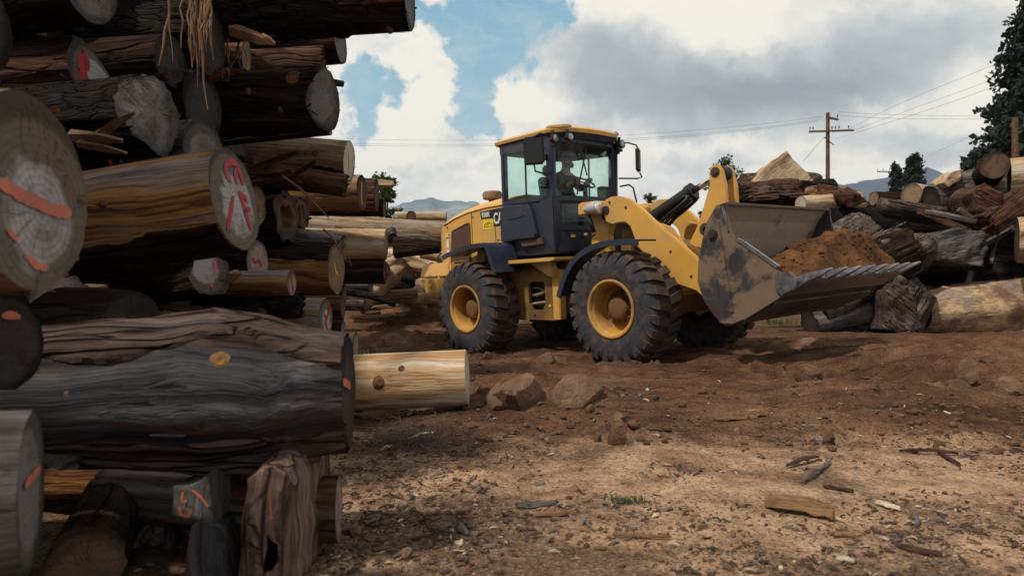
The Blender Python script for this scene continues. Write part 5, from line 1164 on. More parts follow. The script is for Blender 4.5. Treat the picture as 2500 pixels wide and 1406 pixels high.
log(2098, 486, 38, 14.0, .9, 'redbrown', 'brown', 'shredded red brown log beside the charred trunk', 4, -4, .5, lobes=.2, broken=.9, group=G2)
log(2133, 484, 34, 14.6, 1.2, 'dark', 'tan', 'short dark log with an orange cut end on the skyline', 190, 1, .1, lobes=.1, group=G2)
log(2224, 476, 58, 14.0, 1.0, 'blond', 'tan', 'tan log with a round cut end propped against the big grey trunk', 202, 3, -.1, lobes=.04, group=G2)
log(2272, 488, 66, 13.6, 2.2, 'grey', 'dark', 'big silvery trunk with a dark end in the right heap', 188, -10, swell=[(0, 1), (.25, 1.5), (.5, 1.7), (1, 1.3)], lobes=.12, group=G2, fine=1.5, patches=[(170, 50, .5, .3, 'bark', .03)])
log(2428, 403, 66, 12.4, 2.4, 'dark', 'brown', 'round cracked log end perched on top at the right edge', -118, 1, .05, lobes=.03, group=G2)
log(2464, 436, 92, 12.6, 2., 'blond', 'brown', 'pale log cut by the right edge of the picture below the cracked round end', 150, 0, .05, lobes=.05, group=G2)
log(2395, 560, 70, 12.2, 1.8, 'redbrown', 'brown', 'rusty splintered trunk rising to the right edge', 200, -26, .4, lobes=.2, broken=.7, group=G2, fine=1.5)
log(2482, 585, 108, 11.6, 1.6, 'blond', 'brown', 'whitish log just inside the right edge above the mottled trunk', 150, 0, .05, lobes=.08, group=G2)
log(2350, 502, 14, 12.6, .9, 'pale', 'cream', 'thin white stick lying on the right heap', 184, 2, .1, group=G2)
log(2345, 520, 16, 12.7, 1., 'tan', 'brown', 'thin brown stick under the white one on the right heap', 178, -3, .1, group=G2)
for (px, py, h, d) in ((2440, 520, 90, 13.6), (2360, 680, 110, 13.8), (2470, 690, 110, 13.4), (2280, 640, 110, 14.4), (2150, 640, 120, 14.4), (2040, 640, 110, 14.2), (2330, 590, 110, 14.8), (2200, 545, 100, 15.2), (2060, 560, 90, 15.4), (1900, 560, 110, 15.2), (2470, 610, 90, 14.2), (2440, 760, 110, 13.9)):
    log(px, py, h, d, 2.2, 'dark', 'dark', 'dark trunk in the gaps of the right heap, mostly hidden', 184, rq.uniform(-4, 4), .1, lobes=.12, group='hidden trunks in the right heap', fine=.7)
wedge('split_log', [(1836, 450), (1868, 408), (1900, 384), (1921, 371), (1948, 398), (1972, 425), (1990, 446), (1900, 470)], 14.0, 14.8, W['blond'], 'split wedge of pale wood standing to a point on the right heap', G2)

# ---------------------------------------------------------------- logs beyond the loader at the left
G3 = 'logs lying beyond the loader'
log(1110, 577, 72, 14.0, 3.0, 'straw', 'brown', 'long grey brown trunk reaching behind the engine hood', 0, -4, -.1, lobes=.08, group=G3, fine=1.5, stubs=[(.40, -160, .30, .5, BLACK)])
log(1075, 602, 30, 13.6, .9, 'dark', 'dark', 'dark broken limb under the long grey brown trunk', 0, 2, .6, lobes=.2, group=G3)
log(943, 596, 74, 11.0, 2.0, 'blond', 'tan', 'square cut brown log below the long grey brown trunk', 3, 0, .05, lobes=.06, group=G3, fine=1.4)
log(940, 664, 58, 11.0, 1.8, 'dark', 'brown', 'dark log under the square cut brown log', 3, 0, .05, lobes=.08, group=G3)
log(884, 470, 86, 10.2, 2.0, 'tan', 'brown', 'orange brown log with a yellow edged end at the end of the tall pile', -5, 0, .05, lobes=.05, group=G3, marks=[(Ye, 5, [(884, 445), (882, 475), (885, 500)])])
log(920, 476, 78, 11.2, 1.8, 'redbrown', 'brown', 'red brown log just past the yellow edged end', 2, 0, .05, lobes=.06, group=G3)
log(938, 505, 44, 11.6, 1.6, 'dark', 'brown', 'dark log below the ragged pale limb', 2, 0, lobes=.08, group=G3)
log(962, 451, 16, 11.8, 1.2, 'blond', 'tan', 'ragged pale limb pointing out past the tall pile', 0, -2, 1.2, broken=.6, lobes=.2, group=G3)
log(992, 642, 46, 14.2, 1.35, 'patchy', 'tan', 'pale mottled log leaning up in the heap beyond the loader', 12, 42, .1, lobes=.05, group=G3, stubs=[(.18, -120, .2, .5)])
log(1075, 731, 28, 14.6, 2.1, 'patchy', 'tan', 'long barked log lying flat behind the counterweight', 0, -2, .15, lobes=.08, group=G3)
log(1010, 628, 34, 15.6, 1., 'blond', 'tan', 'pale log crossing high in the heap beyond the loader', 14, 18, lobes=.06, group=G3)
log(1050, 650, 46, 16, 1.2, 'blond', 'grey', 'thick pale log between the counterweight and the hood', 10, 8, lobes=.06, group=G3)
log(1062, 615, 50, 16.2, 1.2, 'patchy', 'tan', 'cream patched log just under the dark limb', 5, -8, lobes=.08, group=G3)
log(1000, 665, 34, 15.0, .9, 'grey', 'grey', 'grey log end in the middle of the far heap', -40, 5, lobes=.08, group=G3)
log(945, 655, 32, 13.8, .8, 'grey', 'grey', 'short grey log beside the square cut log', -20, 15, lobes=.06, group=G3)
log(950, 700, 40, 14.8, 1., 'blond', 'tan', 'stubby log under the leaning mottled log', 10, 5, lobes=.08, group=G3)
log(1030, 702, 34, 15.2, 1., 'char', 'dark', 'black log in the heap behind the counterweight', 5, 0, lobes=.1, group=G3)
log(1020, 715, 24, 14.4, .8, 'tan', 'tan', 'orange splintered log on the long barked log', 8, 4, broken=.5, lobes=.15, group=G3)
log(905, 690, 46, 13.6, 1.2, 'grey', 'grey', 'grey log lying in the shade of the far heap', -6, 0, lobes=.08, group=G3)
log(890, 745, 26, 13.0, 1.4, 'bark', 'brown', 'low barked log near the green weeds', 0, 0, lobes=.1, group=G3)
log(1100, 690, 60, 17, 2.4, 'bark', 'brown', 'brown trunk at the back of the far heap', 0, 4, lobes=.1, group=G3)
log(1110, 640, 60, 17.5, 2.4, 'blond', 'brown', 'pale trunk high at the back of the far heap', 0, -3, lobes=.1, group=G3)
log(1090, 530, 26, 19, 1.4, 'blond', 'tan', 'pale stacked log seen above the long trunk', 0, 0, lobes=.06, group=G3)
log(1004, 527, 24, 17, 1., 'dark', 'brown', 'round brown log end above the long trunk', -80, 0, lobes=.04, group=G3)
rj = random.Random(12)
for k in range(28):
    px, py = rj.uniform(905, 1085), rj.uniform(615, 728); d = rj.uniform(14.2, 17)
    log(px, py, rj.uniform(16, 40), d, rj.uniform(.5, 1.5), rj.choice(['blond', 'patchy', 'blond', 'pale']), rj.choice(['tan', 'cream', 'tan']), 'pale log jumbled in the far heap beyond the loader', rj.choice([rj.uniform(-60, 40), rj.uniform(140, 230)]), rj.uniform(-12, 38), .1, lobes=.08, group='pale logs jumbled in the far heap', fine=.8)
for k in range(14):
    px, py = rj.uniform(2080, 2490), rj.uniform(470, 700); d = rj.uniform(11.8, 12.8)
    log(px, py, rj.uniform(5, 13), d, rj.uniform(.4, 1.3), rj.choice(['blond', 'grey', 'redbrown', 'grey', 'blond']), 'tan', 'broken branch or slab jutting from the right heap', rj.choice([rj.uniform(-70, 30), rj.uniform(150, 240)]), rj.uniform(-35, 40), .1, lobes=.15, broken=.6, group='broken branches in the right heap', name='branch', cat='branch', squash=rj.choice([1, .5, 1.6]))
# pale board and dark bent branch
def plank(px0, py0, px1, py1, d, w, t, mat, name, label, cat, group=None, d2=None, curve=0.):
    p0, p1 = at(px0, py0, d), at(px1, py1, d2 or d); u = (p1-p0); L_ = u.length; u.normalize()
    side = u.cross(Vector((0, 0, 1))).normalized(); up_ = side.cross(u)
    M = Matrix((u, side, up_)).transposed().to_4x4(); M.translation = (p0+p1)/2
    N = 14; rg = []
    for i in range(N+1):
        s_ = i/N; x = -L_/2+L_*s_; ww = w/2*(1-.5*abs(2*s_-1)**3)*(1+.25*noise.noise(Vector((s_*4, px0, 1)))); z = curve*(1-(2*s_-1)**2)+.15*t*noise.noise(Vector((s_*6, py0, 2)))
        rg.append([(x, -ww, z-t/2), (x, ww, z-t/2+.1*t), (x, ww*.8, z+t/2), (x, -ww*.7, z+t/2)])
    o = MB().loft(rg).build(name, mat, None, bevel=min(t*.2, .004)); o.matrix_world = M
    return tag(o, label, cat, group)
plank(818, 553, 952, 566, 12.6, .12, .05, CHIP_M['tan'], 'plank', 'narrow pale board lying along the long grey brown trunk', 'plank')
plank(932, 762, 1000, 755, 12.8, .28, .10, CHIP_M['tan'], 'plank', 'pale plank on the dirt below the leaning mottled log', 'plank')
plank(860, 776, 965, 768, 12.0, .25, .06, CHIP_M['tan'], 'plank', 'long thin slab of wood on the dirt at the foot of the tall pile', 'plank')
for pts, d0, d1, st, lb in (
    ([(2128, 628), (2150, 602), (2192, 584), (2238, 580), (2246, 600), (2222, 628), (2176, 650)], 11.9, 12.9, 'blond', 'tan split face of a broken trunk behind the bucket teeth'),
    ([(2296, 572), (2340, 556), (2398, 566), (2416, 604), (2398, 650), (2346, 644), (2304, 636)], 12.0, 13.4, 'grey', 'grey squared chunk of trunk in the middle of the right heap'),
    ([(2044, 470), (2068, 458), (2100, 472), (2116, 492), (2080, 506), (2050, 500)], 13.2, 13.9, 'redbrown', 'reddish shredded chunk beside the charred trunk'),
    ([(2060, 584), (2110, 570), (2150, 572), (2146, 588), (2096, 604), (2062, 602)], 12.4, 13.2, 'blond', 'pale slab showing under the long black trunk'),
    ([(2158, 712), (2180, 690), (2214, 700), (2236, 748), (2252, 806), (2196, 812), (2150, 806), (2164, 760)], 11.5, 12.4, 'umber', 'knobbly dark stump standing beside the mottled trunk'),
    ([(2020, 690), (2066, 640), (2120, 618), (2166, 640), (2150, 700), (2090, 742), (2030, 740)], 12.2, 13.3, 'bark', 'broad broken slab of bark below the soil heap'),
    ([(2376, 470), (2404, 446), (2440, 470), (2452, 520), (2410, 540), (2388, 510)], 12.2, 13., 'redbrown', 'orange brown torn stump under the cracked round end'),
    ([(2302, 446), (2330, 418), (2356, 412), (2344, 440), (2318, 458)], 13.2, 13.8, 'blond', 'pale torn tip rising behind the silvery trunk'),
    ([(1880, 470), (1920, 452), (1990, 456), (2036, 470), (2030, 500), (1950, 506), (1890, 500)], 14.6, 15.4, 'redbrown', 'torn reddish chunk under the standing wedge')):
    wedge('split_log', pts, d0, d1, W[st], lb, G2, .06, rj.uniform(-40, 40), (), None, 7, 4)
rs_ = random.Random(31)
for k in range(46):
    px, py = rs_.uniform(180, 845), rs_.uniform(60, 800); d = rs_.uniform(3.7, 5.3) if px < 600 else rs_.uniform(4.9, 6.)
    L_ = rs_.uniform(50, 210); an = rs_.gauss(0, .28); 
    plank(px-L_*math.cos(an), py+L_*math.sin(an)*.8, px, py, d, rs_.uniform(.03, .12), rs_.uniform(.015, .05), W[rs_.choice(['redbrown', 'dark', 'tan', 'redbrown', 'char', 'grey'])], 'torn_wood', 'torn slab of bark or wood wedged between the logs of the tall pile', 'torn wood', 'torn slabs wedged in the tall pile', d+rs_.uniform(-.2, .1), rs_.uniform(-.02, .03))
b = MB(); b.tube([at(836, 712, 8.6), at(870, 716, 8.6), at(905, 722, 8.5), at(940, 733, 8.5), at(962, 744, 8.4)], [.05, .045, .042, .04, .03], 10)
tag(b.build('branch', W['char'], None, smooth=True), 'dark bent branch sticking out of the pile towards the loader', 'branch')

# ---------------------------------------------------------------- rocks, chips and litter on the ground
def gpt(px, py):
    """ground point under a photo pixel"""
    d = EYE*FPX/max(20, py-HY)
    for _ in range(12):
        x = (px-CX)*d/FPX; d = d*.5+.5*(EYE-gz(x, d))*FPX/max(20, py-HY)
    return Vector(((px-CX)*d/FPX, d, gz((px-CX)*d/FPX, d)))
def rock(px, py, wpx, hpx, label, mat=None, sink=.25, seed=0, group='rocks on the dirt'):
    """rock whose visible base sits at (px, py); w and h in photo pixels"""
    p = gpt(px, py); d = p.y; w, h = wpx*d/FPX, hpx*d/FPX; rn = random.Random(seed+px)
    bm = bmesh.new(); bmesh.ops.create_icosphere(bm, subdivisions=4 if wpx > 40 else 3, radius=1.)
    planes = [(Vector((rn.gauss(0, 1), rn.gauss(0, 1), rn.gauss(.2, .8))).normalized(), rn.uniform(.50, .85)) for _ in range(15)]
    for v in bm.verts:
        for nn, k in planes:
            e = v.co.dot(nn)-k
            if e > 0: v.co -= nn*e*.92
        v.co *= 1+.06*fbm(v.co*2.2+Vector((px, seed, 0)), 6)
        v.co = Vector((v.co.x*w/2*1.15, v.co.y*w/2*.95, v.co.z*h*.72))
    me = bpy.data.meshes.new('rock'); bm.to_mesh(me); bm.free(); me.materials.append(mat or ROCK)
    bm = bmesh.new(); bm.from_mesh(me)
    for f in bm.faces: f.smooth = True
    for e in bm.edges: e.smooth = e.calc_face_angle(0) < R(17)
    bm.to_mesh(me); bm.free()
    o = bpy.data.objects.new('rock', me); COL.objects.link(o); o.location = (p.x, p.y+w*.3, p.z+h*(.5-sink)); o.rotation_euler = (0, 0, rn.uniform(0, 6))
    return tag(o, label, 'rock', group)
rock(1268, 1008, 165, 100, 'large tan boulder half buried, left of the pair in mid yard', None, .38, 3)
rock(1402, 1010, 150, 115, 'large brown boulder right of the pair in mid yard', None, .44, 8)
rock(1215, 985, 100, 60, 'dull brown stone leaning on the left of the big boulders', ROCK_D, .3, 5)
rock(1508, 1088, 46, 62, 'egg shaped tan stone standing in front of the two small ones', None, .12, 2)
rock(1512, 1034, 30, 24, 'small pale stone just behind the egg shaped one', None, .1, 4)
rock(1550, 1058, 36, 28, 'small angular pale stone right of the egg shaped one', None, .1, 6)
rock(1342, 896, 62, 34, 'flat topped stone lying in front of the rear wheels', ROCK_D, .2, 9)
rock(1985, 942, 70, 62, 'rounded brown boulder half sunk beside the haul road', ROCK_D, .35, 7)
rock(2372, 942, 62, 66, 'pale jagged rock in the dark bank at the right', None, .2, 1)
rock(2485, 965, 90, 62, 'square tan block of stone at the right edge', None, .2, 12)
rock(2345, 885, 70, 40, 'brown lump on the bank above the pale jagged rock', ROCK_D, .3, 14)
rock(2140, 958, 34, 26, 'dark small stone on the bank between boulder and jagged rock', ROCK_D, .2, 15)
rock(1720, 962, 24, 24, 'small brown stone left of the half sunk boulder', ROCK_D, .2, 16)
rock(1460, 1078, 26, 30, 'small dark stone left of the egg shaped one', ROCK_D, .2, 18)
rock(1803, 1060, 22, 18, 'little pale stone on the dark dirt in the middle', None, .1, 19)
rock(2025, 1085, 34, 34, 'brown clod like stone at the edge of the sand', ROCK_D, .2, 21)
rock(1440, 1000, 26, 22, 'little stone at the foot of the right boulder', None, .2, 22)
rock(988, 1368, 38, 30, 'pale pebble near the bottom edge beside the pile', None, .1, 23)
rock(1250, 1062, 24, 18, 'little tan stone below the big boulders', None, .1, 24)
rock(865, 1310, 34, 26, 'cream chip of stone beside the pink rimmed log', None, .1, 25)
rock(2300, 950, 28, 22, 'small brown stone below the pale jagged rock', ROCK_D, .2, 26)
rock(1190, 878, 30, 24, 'small round stone by the end of the peeled log', ROCK_D, .2, 27)
def chip(px0, py0, px1, py1, w, t, key, name, label, cat, curve=0., lift=.01):
    a, c = gpt(px0, py0), gpt(px1, py1); u = c-a; L_ = u.length; u.normalize(); side = Vector((0, 0, 1)).cross(u).normalized(); up_ = u.cross(side)
    M = Matrix((u, side, up_)).transposed().to_4x4(); M.translation = (a+c)/2+Vector((0, 0, lift)); N = 16; rg = []
    for i in range(N+1):
        s_ = i/N; x = -L_/2+L_*s_; ww = w/2*(1-.65*abs(2*s_-1)**2.5)*(1+.5*noise.noise(Vector((s_*5, px0, 1)))); z = curve*(1-(2*s_-1)**2)+.35*t*noise.noise(Vector((s_*6, py0, 2))); sk = w*.4*noise.noise(Vector((s_*2.5, px0, 8)))
        rg.append([(x, sk-ww, z-t/2), (x, sk+ww, z-t/2), (x, sk+ww*.75, z+t/2), (x, sk+ww*.1, z+t*.75), (x, sk-ww*.7, z+t*.4)])
    o = MB().loft(rg).build(name, CHIP_M[key], None, bevel=min(.003, t*.2), smooth=True, angle=40); o.matrix_world = M
    return tag(o, label, cat, 'wood litter on the sand')
chip(1868, 1238, 2040, 1268, .085, .034, 'tan', 'bark_piece', 'thick tan slab of bark lying on the sand in front', 'bark piece', .012, .022)
chip(2138, 1232, 2200, 1250, .03, .012, 'cream', 'wood_chip', 'bright cream wood chip right of the tan bark slab', 'wood chip', .004)
chip(2230, 1255, 2242, 1290, .022, .010, 'grey', 'wood_chip', 'pale grey splinter below the bright cream chip', 'wood chip')
chip(2035, 1308, 2090, 1316, .030, .010, 'tan', 'wood_chip', 'yellowish flake below the tan bark slab', 'wood chip', .004)
chip(2040, 1370, 2088, 1378, .026, .010, 'cream', 'wood_chip', 'cream flake near the bottom edge', 'wood chip', .004)
chip(1258, 1240, 1358, 1232, .022, .014, 'grey', 'stick', 'grey brown stick left of the green tuft', 'stick')
chip(1305, 1262, 1405, 1258, .022, .012, 'tan', 'stick', 'tan stick just below the grey brown one', 'stick')
chip(1118, 1280, 1140, 1310, .030, .008, 'grey', 'wood_chip', 'flat grey flake alone on the left of the sand', 'wood chip')
chip(1500, 1310, 1640, 1318, .016, .008, 'tan', 'stick', 'long thin pale strip near the bottom middle', 'stick')
chip(1920, 1142, 2000, 1120, .03, .010, 'dark', 'stick', 'dark curled bark strip on the sand, upper one of two', 'stick', .012)
chip(1955, 1185, 2030, 1130, .022, .008, 'grey', 'stick', 'pale grey bark strip just below the dark curled one', 'stick', .008)
chip(2195, 1105, 2340, 1112, .016, .012, 'dark', 'branch', 'thin dark branch lying on the sand at the right', 'branch', .01)
chip(2290, 1108, 2345, 1140, .018, .014, 'dark', 'branch', 'dark side twig forking off the thin branch', 'branch')
chip(2010, 1192, 2085, 1205, .018, .012, 'dark', 'stick', 'dark little stick above the tan bark slab', 'stick')
chip(2180, 1335, 2300, 1362, .02, .012, 'dark', 'stick', 'dark stick low at the right', 'stick')
chip(1815, 1018, 1875, 1012, .05, .03, 'tan', 'wood_chip', 'pale broken chunk on the dark dirt in the middle', 'wood chip', .01)
chip(995, 1085, 1060, 1068, .012, .008, 'cream', 'stick', 'white stick on the dark twigs by the pile', 'stick', .01, .03)
chip(1740, 1028, 1850, 1022, .03, .01, 'tan', 'stick', 'long tan splinter across the dark dirt', 'stick')
chip(2150, 995, 2260, 1002, .03, .01, 'grey', 'stick', 'bleached splinter on the haul road', 'stick')
chip(1950, 968, 2060, 978, .03, .01, 'grey', 'stick', 'grey splinter pressed into the haul road', 'stick')

def scatter(name, count, kind, sampler, size, mats, seed):
    """countless small bits: one object. Chips are bent slivers, clods are lumpy balls"""
    rn = random.Random(seed); b = MB()
    ico = None
    if kind == 'clod':
        bm = bmesh.new(); bmesh.ops.create_icosphere(bm, subdivisions=1, radius=1.); bm.verts.ensure_lookup_table()
        ico = ([v.co.copy() for v in bm.verts], [tuple(v.index for v in f.verts) for f in bm.faces]); bm.free()
    for i in range(count):
        x, y = sampler(rn); z = gz(x, y); s = size[0]*(size[1]/size[0])**(rn.random()**2.2); m = rn.choices(range(len(mats)), [w for _, w in mats])[0]
        a = rn.uniform(0, 2*PI)
        if kind == 'clod':
            k = [rn.uniform(.6, 1.25) for _ in range(3)]; ph = rn.uniform(0, 50)
            vs = [Vector((v.x*k[0], v.y*k[1], v.z*k[2]*.75))*s*(1+.35*noise.noise(v*1.4+Vector((ph, 0, 0)))) for v in ico[0]]
            b.add([(x+v.x*math.cos(a)-v.y*math.sin(a), y+v.x*math.sin(a)+v.y*math.cos(a), z+v.z+s*.25) for v in vs], ico[1], m)
        else:
            L_ = s; w = s*rn.uniform(.10, .5); t = s*rn.uniform(.04, .14)+.001; tilt = rn.uniform(-.22, .22); cv = rn.uniform(-.1, .25)*s; u = Vector((math.cos(a), math.sin(a), tilt)); q = Vector((-math.sin(a), math.cos(a), rn.uniform(-.3, .3)))
            c = Vector((x, y, z+t*.6+abs(tilt)*L_*.35)); vs = []
            for e, kk in ((-.5, .5), (0., 1.), (.5, rn.uniform(.2, .8))):
                p = c+u*L_*e+Vector((0, 0, cv*(1-4*e*e)))
                vs += [p-q*w*.5*kk, p+q*w*.5*kk, p+q*w*.3*kk+Vector((0, 0, t)), p-q*w*.35*kk+Vector((0, 0, t))]
            b.add(vs, [(0, 1, 2, 3), (11, 10, 9, 8)]+[(r*4+i_, r*4+(i_+1) % 4, r*4+4+(i_+1) % 4, r*4+4+i_) for r in (0, 1) for i_ in range(4)], m)
    me = bpy.data.meshes.new(name); me.from_pydata(b.v, [], b.f)
    for mt, _ in mats: me.materials.append(mt)
    me.polygons.foreach_set('material_index', b.m)
    if kind == 'clod':
        for p in me.polygons: p.use_smooth = True
    o = bpy.data.objects.new(name, me); COL.objects.link(o); return tag(o, kind='stuff')
def s_sand(rn):
    while True:
        y = 1.75*(4.3/1.75)**rn.random(); x = rn.uniform(-.55, .9)*y
        if noise.noise(Vector((x*1.5, y*1.9, 6.)))*1.3+.5*noise.noise(Vector((x*5, y*6, 2.)))+rn.uniform(-.65, .25)+(.35 if x < -.1 and y < 2.9 else 0)+(.25 if y < 2.3 else 0) > .0: return x, y
def s_dirt(rn):
    while True:
        y = 3.5*(14/3.5)**rn.random(); x = rn.uniform(-.35, .85)*y
        if noise.noise(Vector((x*.9, y*1.5, 2.)))+rn.uniform(-.5, .5) > .05: return x, y
def s_foot(rn): y = 2.1*(6.5/2.1)**rn.random(); return -y*.26+rn.gauss(0, .28)*y*.5, y
BITS = [(mat_simple('dark_litter', (.05, .032, .022), .9, 0, .5, 30), 5), (mat_simple('brown_litter', (.11, .065, .04), .9, 0, .5, 30), 4), (mat_simple('grey_litter', (.14, .115, .10), .9, 0, .4, 30), 2), (mat_simple('pale_litter', (.42, .33, .22), .85, 0, .4, 30), 1)]
scatter('wood_debris', 11000, 'chip', s_sand, (.003, .040), BITS, 11)
scatter('wood_debris', 2600, 'chip', s_dirt, (.008, .08), [(BITS[0][0], 6), (BITS[1][0], 6), (BITS[2][0], 2), (BITS[3][0], 1)], 12)
scatter('wood_debris', 2600, 'chip', s_foot, (.008, .065), [(BITS[0][0], 6), (BITS[1][0], 3), (FIBRE, 2), (BITS[2][0], 1)], 13)
scatter('soil_clods', 2400, 'clod', s_dirt, (.004, .034), [(CLOD, 5), (ROCK_D, 1)], 14)
scatter('gravel', 1600, 'clod', s_sand, (.003, .014), [(ROCK, 2), (ROCK_D, 2), (CLOD, 1)], 15)
# dry twigs by the pale log, weeds, a green tuft
b = MB(); rn = random.Random(4)
for i in range(420):
    c = gpt(rn.gauss(1000, 62), rn.gauss(1082, 16)); a = rn.uniform(0, 2*PI); l = rn.uniform(.05, .2); h_ = abs(rn.gauss(.02, .025)); u = Vector((math.cos(a), math.sin(a), rn.uniform(-.2, .5)))*l
    p = c+Vector((0, 0, h_)); b.tube([p, p+u*.5+Vector((rn.uniform(-.015, .015), rn.uniform(-.015, .015), rn.uniform(-.01, .02))), p+u], [.0016, .0014, .0008], 4)
tag(b.build('dry_twigs', mat_simple('dry_twig', (.065, .052, .05), .9, 0, .4, 30), None), kind='stuff')
def tuft(px, py, spread, n_, hgt, wd, seed):
    rn = random.Random(seed); b = MB(); c0 = gpt(px, py)
    for i in range(n_):
        c = c0+Vector((rn.gauss(0, spread), rn.gauss(0, spread*.5), 0)); c.z = gz(c.x, c.y); a = rn.uniform(0, 2*PI); h_ = hgt*rn.uniform(.4, 1.); o_ = Vector((math.cos(a), math.sin(a), 0)); s_ = Vector((-o_.y, o_.x, 0))*wd*rn.uniform(.5, 1.)
        m_ = c+o_*h_*.25+Vector((0, 0, h_*.7)); t_ = c+o_*h_*.6+Vector((0, 0, h_*.95))
        b.add([c-s_*.4, c+s_*.4, m_+s_, m_-s_, t_], [(0, 1, 2, 3), (3, 2, 4)])
    return b.build('weeds', WEED, None)
tag(tuft(1532, 1228, .035, 90, .03, .004, 2), kind='stuff'); bpy.context.scene.objects[-1].name
tag(tuft(893, 775, .12, 70, .30, .016, 3), kind='stuff'); tag(tuft(1900, 792, .30, 200, .22, .012, 5), kind='stuff')
tag(tuft(850, 772, .12, 40, .22, .014, 6), kind='stuff')

# ---------------------------------------------------------------- utility poles and wires
def pole(px, ptop, d, rad, label, arms):
    g_ = Vector(((px-CX)*d/FPX, d, gz((px-CX)*d/FPX, min(d, 59)))); top = at(px, ptop, d).z-g_.z
    o = MB().tube([(0, 0, -.3), (0, 0, top*.5), (0, 0, top)], [rad*1.15, rad, rad*.85], 12).build('utility_pole', POLE_M, None, smooth=True, angle=40); o.location = g_; tag(o, label, 'utility pole')
    for (z, x0_, x1_, yaw, pins) in arms:
        r_ = Matrix.Rotation(R(yaw), 3, 'Z'); c = (x0_+x1_)/2
        a_ = MB().box(r_ @ Vector((c, -rad-.04, z)), (x1_-x0_, .11, .13), r_).build('crossarm', POLE_M, o)
        for p in pins:
            q = r_ @ Vector((p, -rad-.04, z)); MB().lathe([(.012, .05), (.012, .2), (.05, .2), (.055, .26), (.035, .28), (.05, .3), (.03, .36), (.0001, .37)], 8, tuple(q), 'z').build('insulator', DARKMET, a_)
    return o, g_
d1 = 52; sc1 = d1/FPX
p1, g1 = pole(2021, 276, d1, .16, 'tall wooden utility pole with two crossarms behind the right heap', [(at(0, 322, d1).z-gz(23, 52), -46*sc1, 58*sc1, -8, (-43*sc1, -36*sc1, 8*sc1, 16*sc1, 24*sc1, 46*sc1)), (at(0, 290, d1).z-gz(23, 52), -8*sc1, 30*sc1, 30, (28*sc1,))])
MB().box((0, -.2, at(0, 330, d1).z-g1.z-.5), (.9, .04, .06), Matrix.Rotation(R(40), 3, 'Y')).build('brace', POLE_M, p1)
d2 = 95; sc2 = d2/FPX
p2_, g2 = pole(2181, 402, d2, .30, 'stubby brown utility pole between the two small trees', [(at(0, 421, d2).z-gz(40, 59), -46*sc2, 10*sc2, 5, (-44*sc2, -30*sc2, -14*sc2))])
d3 = 30
p3, g3 = pole(2478, 288, d3, .14, 'bare brown utility pole at the right edge before the big conifer', [])
def wire(pts, d, r, label):
    P_ = [at(px, py, dd) for (px, py), dd in zip(pts, d)]; xs_ = np.linspace(0, 1, 40); ts = np.linspace(0, 1, len(P_)); out = []
    co = [np.polyfit(ts, [p[k] for p in P_], min(len(P_)-1, 3)) for k in range(3)]
    for t in xs_: out.append(tuple(float(np.polyval(c, t)) for c in co))
    tag(MB().tube(out, r, 5).build('power_line', WIRE_M, None, smooth=True), label, 'power line', 'overhead power lines')
wire([(2013, 285), (1760, 312), (1500, 331), (1180, 345), (830, 337), (500, 318)], [52, 53, 54, 55, 56, 57], .008, 'highest of the power lines running left from the tall pole')
wire([(2012, 291), (1760, 321), (1500, 341), (1180, 355), (830, 348), (500, 332)], [52, 53, 54, 55, 56, 57], .008, 'middle power line running left from the tall pole')
wire([(2000, 296), (1760, 325), (1500, 345), (1180, 359), (830, 353), (500, 338)], [52, 53, 54, 55, 56, 57], .008, 'lowest of the power lines running left from the tall pole')
wire([(2046, 273), (2170, 280), (2300, 283), (2440, 286)], [52, 56, 60, 64], .010, 'upper of the near level power lines right of the tall pole')
wire([(2046, 282), (2170, 289), (2300, 291), (2440, 290)], [52, 56, 60, 64], .010, 'lower of the near level power lines right of the tall pole')
wire([(2070, 318), (2200, 252), (2350, 190), (2560, 100)], [52, 46, 40, 32], .008, 'steep power line climbing to the upper right')
wire([(2078, 322), (2200, 276), (2350, 222), (2560, 140)], [52, 46, 40, 32], .008, 'second steep power line climbing to the upper right')
wire([(2040, 340), (2200, 290), (2350, 240), (2560, 160)], [52, 46, 40, 32], .008, 'third steep power line climbing to the upper right')
wire([(2172, 425), (2300, 365), (2420, 310), (2560, 245)], [95, 70, 50, 36], .009, 'power line rising from the stubby pole across the clouds')
wire([(2012, 335), (1982, 370), (1960, 395)], [52, 52, 52], .014, 'slack stay wire slanting down from the tall pole')

